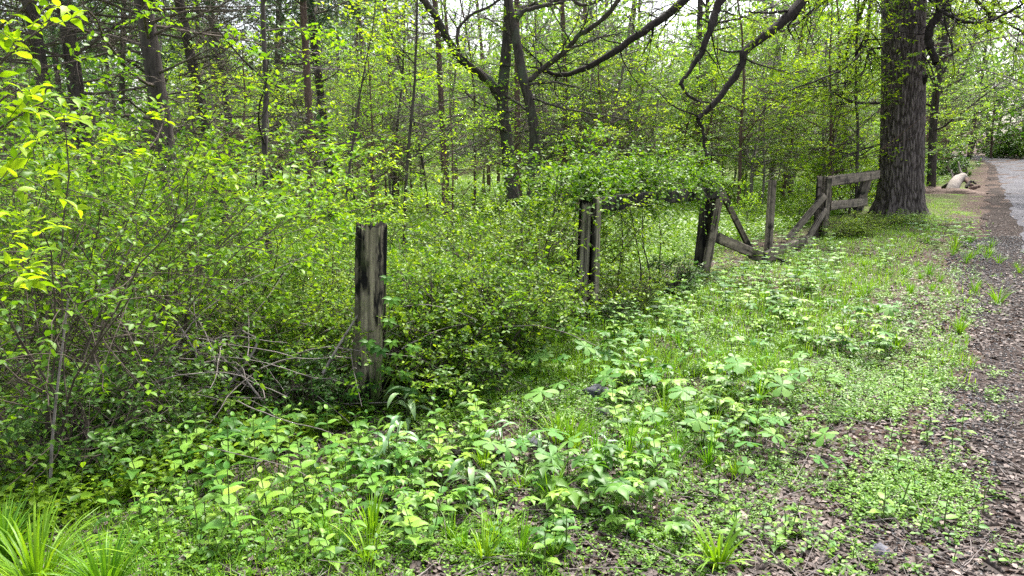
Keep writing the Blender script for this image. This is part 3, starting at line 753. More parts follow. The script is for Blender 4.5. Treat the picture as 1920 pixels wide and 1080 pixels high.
# post one: the rotten post in the thicket
b1 = gnd(690, 765); Y1 = b1[1]
t1 = thing('rotten_post', 'thick rotten fence post with black stains and a ragged top, standing alone in the thicket', 'fence post', b1)
top = at(694, 408, Y1)
make_post(top[2]-b1[2], .098, 'post', M['post'], t1, b1, lean=((top[0]-b1[0])/1.2, 0), groove=.75, rough=.2, seed=3.1, box=.3, rotz=.25, top=.06)
print('post1', b1, top)
# the gateway: posts two and three, boards on them, rail between
b2 = gnd(1105, 600); b3 = gnd(1322, 512)
b2[2] -= .02
fence = thing('ruined_gateway', 'ruined wooden gateway of two dark posts with a top rail buried in vine', 'fence', b2)
make_post(at(1100, 366, b2[1])[2]-b2[2], .105, 'post', M['blackwood'], fence, b2+[-.04, .03, 0], lean=(.02, 0), groove=.5, rough=.15, seed=7., top=.03, box=.5)
fd = nrmz(np.array([.586, .81, 0])); fn = np.array([.81, -.586, 0])
q = at(1118, 372, b2[1]-.1); part('plank', plank([q[0]+.0, q[1], -.05], [q[0]+.01, q[1], q[2]], .1, .045, fn, 2.), M['post2'], fence)
make_post(at(1095, 366, b2[1])[2]-b2[2]-.03, .05, 'stake', M['post2'], fence, b2+[-.09, -.085, 0], lean=(.03, 0), groove=.6, rough=.2, seed=9.5, top=.05)
make_post(at(1318, 358, b3[1])[2]-b3[2], .1, 'post', M['blackwood'], fence, b3+[-.06, .02, 0], lean=(.06, 0), groove=.5, rough=.15, seed=12., top=.03, box=.5)
q = at(1350, 362, b3[1]-.12); qb = at(1322, 508, b3[1]-.12)
part('plank', plank([qb[0], qb[1], qb[2]-.05], q, .115, .045, [.3, -1, 0], 5.), M['boards'], fence)
part('top_rail', plank(at(1122, 384, b2[1]-.02), at(1350, 361, b3[1]-.05), .145, .06, fn, 8., bend=.01), M['blackwood'], fence)
part('bottom_rail', plank(at(1120, 590, b2[1]-.1), at(1315, 515, b3[1]-.15), .13, .09, fn, 11., bend=-.02), M['blackwood'], fence, label='rotten black log lying between the feet of the posts')
# fallen boards to the right of the gateway
def loose(name, lab, a, b, Ya, Yb, w, th, mat='boards', seed=0., face=(.3, -1, 0), grp='fallen fence boards'):
    p, q_ = at(a[0], a[1], Ya), at(b[0], b[1], Yb); c = (p+q_)/2
    o = plank(p, q_, w, th, face, seed); ob = link(name, o.mesh(name, M[mat], origin=c), c); tag(ob, lab, 'board', grp); return ob
loose('brace_board', 'thin dark board slanting down to the right from the top of the right gate post', (1352, 358), (1408, 470), b3[1]+.05, b3[1]+1.1, .085, .04, 'rail', 1.)
loose('fallen_board', 'wide fallen board sloping from the right gate post toward the ground', (1338, 442), (1432, 484), b3[1]+.0, b3[1]+.75, .14, .05, 'boards', 2.)
loose('fallen_board', 'lower end of the fallen boards, half sunk in green plants', (1408, 476), (1478, 500), b3[1]+.55, b3[1]+.7, .15, .05, 'rail', 3.)
loose('fallen_board', 'broad pale board rising rightwards from the low point of the collapse', (1432, 482), (1512, 450), b3[1]+.9, b3[1]+3.3, .15, .05, 'boards', 4.)
# post four: lone round post
b4 = gnd(1440, 474); t4 = thing('round_post', 'slender round grey post standing free in the gap of the collapsed fence', 'fence post', b4)
make_post(at(1440, 337, b4[1])[2]-b4[2], .066, 'post', M['boards'], t4, b4, groove=.25, rough=.06, seed=21., box=.1, top=.01)
# the standing piece of fence next to the oak
b5 = gnd(1542, 442); f2 = thing('fence_remnant', 'leaning remnant of plank fence between the collapsed gap and the big oak', 'fence', b5)
make_post(at(1545, 331, b5[1])[2]-b5[2], .085, 'post', M['rail'], f2, b5+[.02, .07, 0], groove=.3, rough=.08, seed=23., box=.9, top=.01, rotz=.3)
q = at(1555, 331, b5[1]-.1); part('plank', plank([q[0], q[1], -.05], q, .1, .05, [.2, -1, 0], 5.), M['boards'], f2)
q = at(1542, 331, b5[1]-.05); part('plank', plank([q[0]-.05, q[1], -.05], q-[.05, 0, 0], .09, .05, [.2, -1, 0], 6.), M['rail'], f2)
b6 = gnd(1618, 398); b6[1] = max(b6[1], 16.6); b6 = np.array([at(1618, 400, 16.8)[0], 16.8, 0.])
part('top_rail', plank(at(1556, 340, b5[1]), at(1648, 327, 17.3), .2, .05, fn, 15.), M['boards'], f2)
part('lower_rail', plank(at(1556, 386, b5[1]), at(1625, 378, 17.0), .18, .05, fn, 16.), M['boards'], f2)
part('end_post', plank(at(1608, 395, 16.8), at(1628, 324, 16.9), .22, .12, [.3, -1, 0], 17.), M['rail'], f2)
loose('brace_board', 'long board leaning up against the plank fence from the ground, its upper end highest', (1466, 462), (1547, 366), b5[1]-.55, b5[1]-.15, .13, .045, 'boards', 18.)
loose('brace_board', 'short board leaning below the long one against the plank fence', (1504, 466), (1548, 392), b5[1]-.6, b5[1]-.2, .12, .045, 'boards', 19.)

# far fence pieces by the road
g = gnd(1806, 332); 
t = thing('broken_stump_post', 'short broken grey post beside the fallen log far along the road', 'fence post', g); make_post(.95, .16, 'post', M['rail'], t, g, seed=31., top=.12, rotz=.4, sides=16, rows=14)
loose('fallen_board', 'pale splintered board leaning on the distant broken post by the road', (1800, 300), (1814, 322), g[1]+.2, g[1]+3, .12, .06, 'post2', 32.)
loose('fallen_board', 'thin dark plank leaning left above the distant fallen log', (1775, 312), (1792, 336), g[1]-3, g[1]-3, .14, .08, 'rail', 33.)
loose('fallen_board', 'level plank behind the distant fallen log', (1785, 326), (1808, 325), g[1]-1, g[1]-.6, .14, .08, 'rail', 34.)

# fallen log with root mass far along the verge
g = gnd(1790, 360); Yl = g[1]
lg = thing('fallen_log', 'pale barkless fallen log bent over a heap of brown earth beside the road', 'log', g)
mb = MB(); P = np.array([[at(1779, 376, Yl-1.0), at(1788, 350, Yl-.6), at(1795, 338, Yl), at(1806, 332, Yl+.3)]])
from numpy import interp
def spline(pts, n=30):
    pts = np.asarray(pts, float); P_ = np.vstack([2*pts[0]-pts[1], pts, 2*pts[-1]-pts[-2]]); out = []
    L = len(pts)-1
    for q in np.linspace(0, L-1e-6, n):
        i = int(q); t_ = q-i; a, b, c, d = P_[i:i+4]
        out.append(.5*((2*b)+(-a+c)*t_+(2*a-5*b+4*c-d)*t_*t_+(-a+3*b-3*c+d)*t_**3))
    return np.array(out)
pp = spline(P[0], 16); tubes(mb, pp, np.interp(np.linspace(0, 1, 16), [0, .5, 1], [.25, .22, .18]), 12, cap=True); part('trunk', mb, M['bark_pale'], lg, True)
mb = MB(); tubes(mb, spline([at(1806, 333, Yl+.3), at(1815, 341, Yl-.2), at(1822, 349, Yl-.6)], 10), np.linspace(.1, .08, 10), 10, cap=True); part('limb', mb, M['bark_red'], lg, True)
mb = MB(); tubes(mb, spline([at(1802, 333, Yl+.4), at(1780, 345, Yl), at(1768, 352, Yl+.3)], 10), np.linspace(.09, .08, 10), 10, cap=True); part('limb', mb, M['bark'], lg, True)
def mound(c, rx, ry, h, mat, name, label, cat, seed=0.):
    V = []; n1, n2 = 28, 12
    for i in range(n2+1):
        for j in range(n1):
            a = j/n1*2*PI; t_ = i/n2; r_ = math.cos(t_*PI/2); z = math.sin(t_*PI/2)
            k = 1+.35*mnoise.noise(Vector((math.cos(a)*1.5+seed, math.sin(a)*1.5, t_*2)))+.12*mnoise.noise(Vector((math.cos(a)*5+seed, math.sin(a)*5, t_*6)))
            V.append((rx*r_*k*math.cos(a), ry*r_*k*math.sin(a), h*z*k-.05))
    mb = MB(); mb.add(V, [[i*n1+j, i*n1+(j+1) % n1, (i+1)*n1+(j+1) % n1, (i+1)*n1+j] for i in range(n2) for j in range(n1)], .5)
    o = link(name, mb.mesh(name, mat, smooth=True), c); return tag(o, label, cat)
for pts, r0, r1, mt in [([(1768, 366, -.4), (1778, 352, -.2), (1790, 344, 0), (1800, 336, .2)], .1, .07, 'bark_red'), ([(1795, 366, -1), (1812, 360, -.8), (1826, 352, -.8), (1838, 350, -.8)], .13, .05, 'bark_red'), ([(1792, 350, -.2), (1786, 334, .2), (1783, 318, .4)], .05, .02, 'bark_pale'), ([(1806, 334, .3), (1800, 318, .6), (1797, 304, .8)], .06, .02, 'bark_pale'), ([(1812, 352, -.6), (1820, 340, -.4), (1830, 344, -.4)], .07, .03, 'bark')]:
    mb = MB(); pq = spline([at(a_, b_, Yl+c_) for a_, b_, c_ in pts], 12); tubes(mb, pq+rng.normal(0, .015, pq.shape), np.linspace(r0, r1, 12), 9, cap=True); part('branch', mb, M[mt], lg, True)
g2 = gnd(1797, 365)
g2[1] += .8; mound(g2, 1.6, .9, .22, M['dirt'], 'earth_heap', 'heap of reddish brown earth under the distant fallen log', 'earth heap', 2.)
g3 = gnd(1752, 357)
mound(g3, 1.1, .8, .16, M['dirt'], 'earth_heap', 'low brown earth heap at the left end of the distant fallen log', 'earth heap', 5.)
# stones and scraps on the verge
def rock(px, py, r, lab, seed):
    g = gnd(px, py); V = []; n1, n2 = 12, 7
    for i in range(n2+1):
        for j in range(n1):
            a = j/n1*2*PI; th = i/n2*PI; d = Vector((math.sin(th)*math.cos(a), math.sin(th)*math.sin(a), math.cos(th)))
            k = 1+.55*mnoise.noise(d*1.7+Vector((seed, 0, 0))); V.append((d.x*r*k*1.3, d.y*r*k, d.z*r*k*.62))
    mb = MB(); mb.add(V, [[i*n1+j, (i+1)*n1+j, (i+1)*n1+(j+1) % n1, i*n1+(j+1) % n1] for i in range(n2) for j in range(n1)], .5)
    tag(link('rock', mb.mesh('rock', M['stone']), g+[0, 0, r*.3], rng.uniform(0, 3)), lab, 'rock', 'rocks on the verge')
rock(1120, 742, .075, 'larger dark blue-grey rock half hidden in plants before the gateway', 1.)
rock(1128, 775, .04, 'small dark rock just below the larger blue-grey one', 2.)
rock(1000, 835, .05, 'small dark rock in litter left of the middle grass', 3.)
rock(1650, 1038, .035, 'small round black stone on litter near the bottom right corner', 4.)
rock(760, 1000-45, .05, 'flat dark rock on litter at the lower middle', 5.)
for px0, py0, px1, py1, lab, w in [(850, 862, 940, 858, 'flat grey wood scrap lying on the verge litter', .05), (735, 952, 800, 944, 'dark brown wood scrap lying in litter at the lower middle', .05)]:
    a, b = gnd(px0, py0), gnd(px1, py1); a[2] += .025; b[2] += .03; c = (a+b)/2
    o = plank(a, b, .035, w*1.6, (0, -.6, .9), px0*.1); tag(link('wood_scrap', o.mesh('wood_scrap', M['boards'], origin=c), c), lab, 'wood scrap', 'wood scraps on the verge')

# ------------------------------------------------------------------ shrubs
def bush_proto(h, r, nst=14, leaf=.032, dens=1., wid=.55, col='leaf_honey', arch=-.05, tpl='rhomb', lowleaf=True, twr=1., dead=.12, bright=None):
    st, lf = MB(), MB()
    a = rng.uniform(0, 2*PI, nst); rr = rng.random(nst)*.22*r
    start = np.stack([np.cos(a)*rr, np.sin(a)*rr, np.full(nst, -.05)], -1)
    tl = rng.uniform(.15, .75, nst)*r/h*1.4
    d = np.stack([np.cos(a)*tl, np.sin(a)*tl, np.ones(nst)], -1)
    L = h*rng.uniform(.75, 1.2, nst)
    P1 = grow(start, d, L, 12, .10, arch*.6); R1 = taper(rng.uniform(.006, .014, nst)*twr, 12, .3); tubes(st, P1, R1, 5)
    n2 = int(nst*6.5*dens); s2, d2, r2, t2 = spawn(P1, R1, n2, .15 if lowleaf else .4, 1., 55, 15)
    P2 = grow(s2, d2, h*.34*rng.uniform(.5, 1.3, n2), 8, .15, arch); R2 = taper(np.minimum(r2*.6, .006), 8, .35); tubes(st, P2, R2, 4)
    n3 = int(n2*4.2); s3, d3, r3, t3 = spawn(P2, R2, n3, .15, 1., 50, 15)
    L3 = .2*rng.uniform(.4, 1.3, n3)*(.6+.25*h); P3 = grow(s3, d3, L3, 5, .15, .03); R3 = taper(np.minimum(r3*.7, .0028), 5, .5); tubes(st, P3, R3, 3)
    ok = (rng.random(n3) > dead) & clump(P3[:, 2], 3.6, -.45, rng.uniform(0, 6))
    if h > 1.9: ok &= (P3[:, 2, 2] > .42*h) | (rng.random(n3) < .45)
    leafy(lf, P3[ok], 5, leaf, wid, tpl, .3, .42 if lowleaf else .25, keep=.82)
    leafy(lf, P2, 5, leaf, wid, tpl, .4, .42, keep=.7)
    return [('stems', st.mesh('stems', M['twig'])), ('foliage', lf.mesh('foliage', M[col]))]

BU = {
 'honey_big': bush_proto(2.05, 1.2, 24, .04, 1.45, arch=-.075, wid=.55, tpl='oval', twr=.7, dead=.2),
 'honey_big2': bush_proto(2.1, 1.15, 24, .042, 1.4, arch=-.06, wid=.55, tpl='oval', twr=.7, dead=.2),
 'honey_mid': bush_proto(1.4, .95, 20, .038, 1.5, arch=-.08, wid=.6, tpl='oval', twr=.8),
 'honey_mid2': bush_proto(1.35, .9, 20, .036, 1.5, arch=-.09, wid=.6, tpl='oval', twr=.8),
 'honey_low': bush_proto(.85, .75, 24, .034, 1.7, arch=-.09, lowleaf=True, wid=.6, twr=.7),
 'bright': bush_proto(1.5, 1., 12, .065, .8, col='leaf_bright', arch=-.03),
 'dark_low': bush_proto(.6, .6, 14, .036, 1.3, col='leaf_deep', arch=-.06, tpl='oval'),
}
def bush(kind, px, Y, lab, sc=1., rz=None, name='honeysuckle_bush', cat='shrub', grp='honeysuckle bushes along the fence line', x=None):
    X = (px-960)/F*Y*1.0 if x is None else x
    return place(BU[kind], name, lab, cat, (X, Y, float(H(X, Y))), rng.uniform(0, 6.28) if rz is None else rz, sc, grp)
bush('honey_big', 40, 3.7, 'tall honeysuckle bush at the left edge with its foot above the grass corner', .98)
bush('honey_big2', 240, 4.6, 'large arching honeysuckle bush behind the dead brush at left', .86)
bush('honey_big', -60, 5.2, 'bushy honeysuckle rising behind the leftmost tall bush', 1.05)
bush('honey_big2', 120, 6.3, 'tall bright honeysuckle behind the left thicket, below the dark pines', 1.0)
bush('honey_mid', 400, 5.7, 'mid-height honeysuckle just left of the rotten post, above the dead brush', .82)
bush('honey_mid2', 560, 5.6, 'honeysuckle bush directly left of the rotten post', .74)
bush('honey_mid', 640, 6.4, 'honeysuckle bush standing behind the rotten post', .76)
bush('honey_mid2', 800, 5.5, 'honeysuckle bush directly right of the rotten post', .68)
bush('honey_low', 905, 5.25, 'low dense honeysuckle halfway between rotten post and gateway', 1.0)
bush('honey_low', 760, 5.05, 'low dark-footed honeysuckle against the right side of the rotten post', .9)
bush('honey_mid', 900, 6.5, 'honeysuckle bush behind the low dense one in the fence gap', .72)
bush('honey_mid2', 975, 7.2, 'honeysuckle mound leaning on the left gate post', 1.02)
bush('honey_mid2', 1045, 7.9, 'honeysuckle merging with the vine at the left end of the gate rail', .98)
bush('honey_mid', 950, 7.8, 'honeysuckle behind the mound at the left gate post', .9)
bush('honey_low', 985, 6.5, 'low honeysuckle in front and left of the left gate post', .7)
bush('honey_low', 1180, 7.3, 'sparse low honeysuckle inside the gateway opening', .6)
for px, Y, sc, lab in [(820, 5.0, 1., 'dense honeysuckle mound just right of the rotten post foot'), (915, 5.3, .9, 'dense honeysuckle mound midway along the fence gap, nearest the verge'), (930, 6.1, .9, 'dense honeysuckle mound left of the foot of the left gate post'), (880, 5.8, 1.15, 'taller honeysuckle mound in the middle of the fence gap'), (560, 4.9, .8, 'honeysuckle mound left of the rotten post foot'), (470, 5.2, 1., 'honeysuckle mound over the dead brush')]:
    bush('honey_low', px, Y, lab, sc)
bush('dark_low', 1260, 8.3, 'dark leafy shrub at the foot of the gateway rail', .8, name='low_shrub', grp='low dark shrubs')
bush('dark_low', 1170, 6.7, 'dark leafy shrub at the foot of the left gate post', .45, name='low_shrub', grp='low dark shrubs')
bush('dark_low', 860, 4.75, 'dark leafy shrub low in front of the fence gap', .8, name='low_shrub', grp='low dark shrubs')
bush('dark_low', 560, 4.5, 'dark leafy shrub low left of the rotten post foot', .75, name='low_shrub', grp='low dark shrubs')
bush('dark_low', 90, 3.5, 'dark leafy shrub under the leftmost honeysuckle', .9, name='low_shrub', grp='low dark shrubs')
bush('dark_low', 260, 4.0, 'dark leafy shrub in shade between dead brush and left edge', .9, name='low_shrub', grp='low dark shrubs')
bush('honey_low', 1640, 15.6, 'low bright shrub in front of the big oak foot, on its left', (.8, .8, .42))
bush('honey_low', 1590, 14.2, 'low shrub hiding the foot of the plank fence', (.8, .8, .5))
bush('honey_low', 1700, 16.2, 'low shrub at the foot of the big oak, centre', (.8, .8, .35))
# bright shrubs and saplings standing in the meadow
for px, Y, k, sc in [(420, 8.2, 'bright', .6), (340, 8., 'honey_big2', .6), (180, 9., 'bright', 1.1), (20, 8.5, 'bright', 1.3), (1010, 11, 'bright', .8), (1130, 17, 'bright', .8), (1400, 16, 'bright', .6), (1500, 17.5, 'bright', .8), (1590, 20, 'bright', 1.3), (1380, 23, 'bright', 1.2), (1480, 25, 'bright', 1.6), (1260, 25, 'bright', 1.3), (270, 14, 'bright', 1.2), (1560, 27, 'bright', 1.8), (1620, 24, 'bright', 1.5)]:
    bush(k, px, Y, 'bright yellow-green shrub growing in the meadow beyond the fence line', sc, name='spring_shrub', grp='bright shrubs beyond the fence')

BU['spray'] = bush_proto(2.25, 1.5, 8, .055, 1.1, wid=.5, col='leaf_bright', arch=-.09, tpl='oval', lowleaf=False, twr=.8, dead=.25)
BU['spray2'] = bush_proto(2.1, 1.4, 7, .06, 1.1, wid=.5, col='leaf_bright', arch=-.1, tpl='oval', lowleaf=False, twr=.8, dead=.25)
for k, (px, Y, sc, lab) in enumerate([(-40, 4.3, .98, 'arching shrub with bright leaf sprays at the left edge above the honeysuckle'), (160, 5.0, .95, 'arching shrub with bright sprays over the left thicket, second from the edge'), (330, 5.9, .92, 'arching shrub with bright sprays above the dead brush'), (500, 7.0, .9, 'arching shrub with bright sprays left of the rotten post'), (60, 6.6, 1.05, 'tall arching shrub with bright sprays behind the leftmost ones'), (640, 8.2, .88, 'arching shrub with bright sprays behind the rotten post'), (260, 7.6, 1.05, 'tall arching shrub before the nearest dark pine')]):
    bush('spray' if k % 2 else 'spray2', px, Y, lab, sc, name='arching_shrub', grp='arching shrubs over the thicket')

# the vine over the gate rail
vine = thing('honeysuckle_vine', 'dense honeysuckle vine heaped over the top rail of the gateway and hanging from it', 'vine', b2)
st, lf = MB(), MB()
A, B = at(1040, 385, b2[1]-.1), at(1345, 352, b3[1]-.05)
n = 260; t = rng.random(n)**1.15; S0 = A+(B-A)*t[:, None]+rng.normal(0, .05, (n, 3))+np.array([-.02, .1, .08])
d = np.stack([rng.normal(0, .8, n), rng.normal(.15, .5, n), rng.uniform(.1, 1.7, n)], -1)
P1 = grow(S0, d, rng.uniform(.2, .8, n)*np.clip(1.25-t*.5, .5, 1.2)*(.75+.45*np.sin(t*17+1)*np.sin(t*7)), 9, .22, -.105); R1 = taper(rng.uniform(.0018, .004, n), 9, .4); tubes(st, P1, R1, 4)
n2 = 1500; s2, d2, r2, _ = spawn(P1, R1, n2, .15, 1, 55, 18); P2 = grow(s2, d2, rng.uniform(.06, .2, n2), 5, .18, -.02); tubes(st, P2, taper(np.minimum(r2*.7, .0018), 5, .5), 3)
leafy(lf, P2, 4, .04, .62, 'oval', .2, .4, keep=.85); leafy(lf, P1, 7, .042, .62, 'oval', .15, .4, keep=.85)
# hanging strands over post and inside the opening
n = 46; t = np.concatenate([rng.random(22)*.3, rng.uniform(.55, 1, 24)]); S0 = A+(B-A)*t[:, None]+np.array([0, -.06, .03]); d = np.stack([rng.normal(0, .35, n), rng.normal(-.25, .2, n), rng.uniform(-.2, .5, n)], -1)
P3 = grow(S0, d, rng.uniform(.2, .75, n), 12, .12, -.28); tubes(st, P3, taper(np.full(n, .002), 12, .5), 4); leafy(lf, P3, 9, .032, .62, 'oval', .15, .5, keep=.6)
n = 60; t = rng.random(n)*.95; S0 = A+(B-A)*t[:, None]+np.array([0, -.09, .05])+rng.normal(0, .03, (n, 3)); d = np.stack([rng.normal(0, .5, n), rng.normal(-.3, .2, n), rng.uniform(-.3, .3, n)], -1)
P3 = grow(S0, d, rng.uniform(.08, .3, n), 6, .15, -.3); tubes(st, P3, taper(np.full(n, .0018), 6, .5), 4); leafy(lf, P3, 5, .038, .62, 'oval', .15, .5, keep=.6)
part('stems', st, M['twig'], vine); part('foliage', lf, M['leaf_honey'], vine)
# bare dark saplings standing in the opening
for k, (px, x2, top_, Y) in enumerate([(1190, 1180, 385, 7.7), (1160, 1165, 400, 7.6), (1240, 1235, 400, 8.4), (1220, 1205, 395, 8.0)]):
    a = at(px, 560, Y); a[2] = H(a[0], Y); b = at(x2, top_, Y)
    o = thing('bare_sapling', 'thin bare dark sapling stem standing in the gateway opening', 'sapling', a, group='bare stems in the gateway')
    mb = MB(); P = spline([a, (a*2+b)/3+rng.normal(0, .03, 3), (a+2*b)/3+rng.normal(0, .03, 3), b], 12); tubes(mb, P, np.linspace(.011, .005, 12), 5)
    s2, d2, r2, _ = spawn(P[None], np.linspace(.011, .005, 12)[None], 7, .3, 1, 40, 10); P2 = grow(s2, d2, rng.uniform(.2, .5, 7), 7, .1, .08); tubes(mb, P2, taper(np.full(7, .004), 7, .4), 4)
    part('stem', mb, M['bark'], o)

# creeper climbing the rotten post
vc = thing('climbing_creeper', 'creeper with five-fingered dark green leaves climbing the front of the rotten post', 'creeper', b1)
st, lf = MB(), MB()
for px, py in [(668, 700), (700, 650), (715, 655), (735, 640), (690, 640), (722, 690), (745, 665), (760, 700), (700, 720), (740, 725), (775, 650), (730, 600), (735, 560), (770, 730), (660, 740), (725, 520)]:
    e = at(px, py, Y1-rng.uniform(.14, .3)); a0 = rng.uniform(0, 6.28); an = a0+np.arange(5)*1.2
    d = np.stack([np.cos(an), np.full(5, -.35), np.sin(an)*.6-.35], -1); nn = np.tile([rng.normal(0, .2), -.7, .8], (5, 1))
    leaves(lf, np.tile(e, (5, 1)), d, nn, rng.uniform(.045, .065)*np.ones(5), .55, 'point', np.full(5, rng.random()*.6))
    tubes(st, spline([b1+[.05, -.1, .05], (b1+e)/2+[.03, -.08, 0], e], 10), np.linspace(.003, .0015, 10), 4)
part('stems', st, M['stem'], vc); part('leaves', lf, M['leaf_herb'], vc)
# upright stalks around the posts (goldenrod-like)
for px, py, tp in [(745, 760, 470), (772, 740, 500), (630, 640, 500), (1192, 640, 560), (1148, 650, 545), (1240, 610, 545), (840, 720, 590), (560, 730, 600), (980, 690, 560)]:
    g = gnd(px, py); h = at(px, tp, g[1])[2]-g[2]
    p = proto_herb(0, h, 9, .06, 'oval', .6, 'leaf_herb', .05)
    place(p, 'tall_stalk', 'tall thin green stalk with small paired leaves rising in front of the thicket', 'herb', g, 0, 1, 'tall green stalks before the thicket')

# brush pile of dead stems
g = gnd(400, 790)
bp = thing('brush_pile', 'tangle of dead grey-brown stems arching in the shade left of the rotten post', 'brush pile', g)
mb = MB(); n = 240
x = g[0]+rng.normal(0, .5, n); y = g[1]+.35+rng.normal(0, .35, n)
S0 = np.stack([x, y, H(x, y)+rng.uniform(.0, .45, n)], -1); an = rng.uniform(0, 2*PI, n)
P = grow(S0, np.stack([np.cos(an), np.sin(an)*.6, rng.uniform(-.1, .7, n)], -1), rng.uniform(.4, 1.2, n), 10, .1, -.07); P[:, :, 2] = np.maximum(P[:, :, 2], H(P[:, :, 0], P[:, :, 1])+.01)
tubes(mb, P, taper(rng.uniform(.0025, .006, n), 10, .4), 4); part('stems', mb, M['dead'], bp)
mb = MB()
for a, b, c in [((330, 600), (390, 700), (440, 800)), ((380, 640), (420, 720), (432, 800)), ((455, 620), (480, 650), (400, 760)), ((350, 630), (440, 690), (520, 790)), ((690, 560), (640, 640), (605, 700)), ((560, 720), (520, 760), (500, 810))]:
    P = spline([at(*a, g[1]+.1), at(*b, g[1]), at(*c, g[1]-.1)], 14); tubes(mb, P, np.linspace(.006, .009, 14), 5)
part('pale_sticks', mb, M['dead'], bp)
# pale crooked sapling stem at lower left
for a, b, c, lab in [((92, 935), (100, 800), (128, 560), 'pale straight sapling trunk rising from the grass at lower left')]:
    g = gnd(*a); Yq = g[1]; P = spline([g-[0, 0, .03], at(*b, Yq), at(*c, Yq+.1)], 16)
    o = thing('bare_sapling', lab, 'sapling', g); mb = MB(); tubes(mb, P, np.linspace(.008, .004, 16), 6); part('stem', mb, M['dead'], o)

# ------------------------------------------------------------------ trees
def limb_tree(name, label, trunk_px, radii, limbs, bark, leafcol, base=None, leaf=.06, twigs=60, tw_len=.8, leafn=6, cat='tree', nsub=None, tpl='rhomb', sprays=None, limbmat=None, wid=.55, sides=18, group=None, grav=.02):
    """trunk and limbs traced at true distance, twigs and leaves grown from them. trunk_px: (x, y, Y)"""
    T = spline([at(*q) for q in trunk_px], 40); T[0, 2] = H(T[0, 0], T[0, 1])-.1
    R = np.interp(np.linspace(0, 1, 40), np.linspace(0, 1, len(radii)), radii)
    root = thing(name, label, cat, (T[0, 0], T[0, 1], float(H(T[0, 0], T[0, 1]))), group=group)
    tr, lm, lf = MB(), MB(), MB()
    tubes(tr, T, R, sides, 1.)
    Ps = []; Rs = []
    for pts, r0, r1 in limbs:
        P = spline([at(*q) for q in pts], 26); P[1:] += rng.normal(0, min(r0, .06)*.22, (25, 3)); Rr = np.linspace(r0, r1, 26)*(1+rng.normal(0, .06, 26)); Ps.append(P); Rs.append(Rr)
    Ps, Rs = np.array(Ps), np.array(Rs)
    tubes(lm, Ps, Rs, 9, 1.)
    if twigs:
        s2, d2, r2, _ = spawn(Ps, Rs, twigs, .1, 1, 50, 15, .4); P2 = grow(s2, d2, tw_len*rng.uniform(.4, 1.3, twigs), 9, .13, grav); R2 = taper(np.minimum(r2*.5, .018), 9, .3); tubes(lm, P2, R2, 5)
        n3 = twigs*5; s3, d3, r3, _ = spawn(P2, R2, n3, .2, 1, 45, 15, .3); P3 = grow(s3, d3, tw_len*.5*rng.uniform(.4, 1.3, n3), 6, .13, grav); R3 = taper(np.minimum(r3*.6, .007), 6, .4); tubes(lm, P3, R3, 4)
        leafy(lf, P3, leafn, leaf, wid, tpl, .3, .4, keep=.75)
    return root, tr, lm, lf

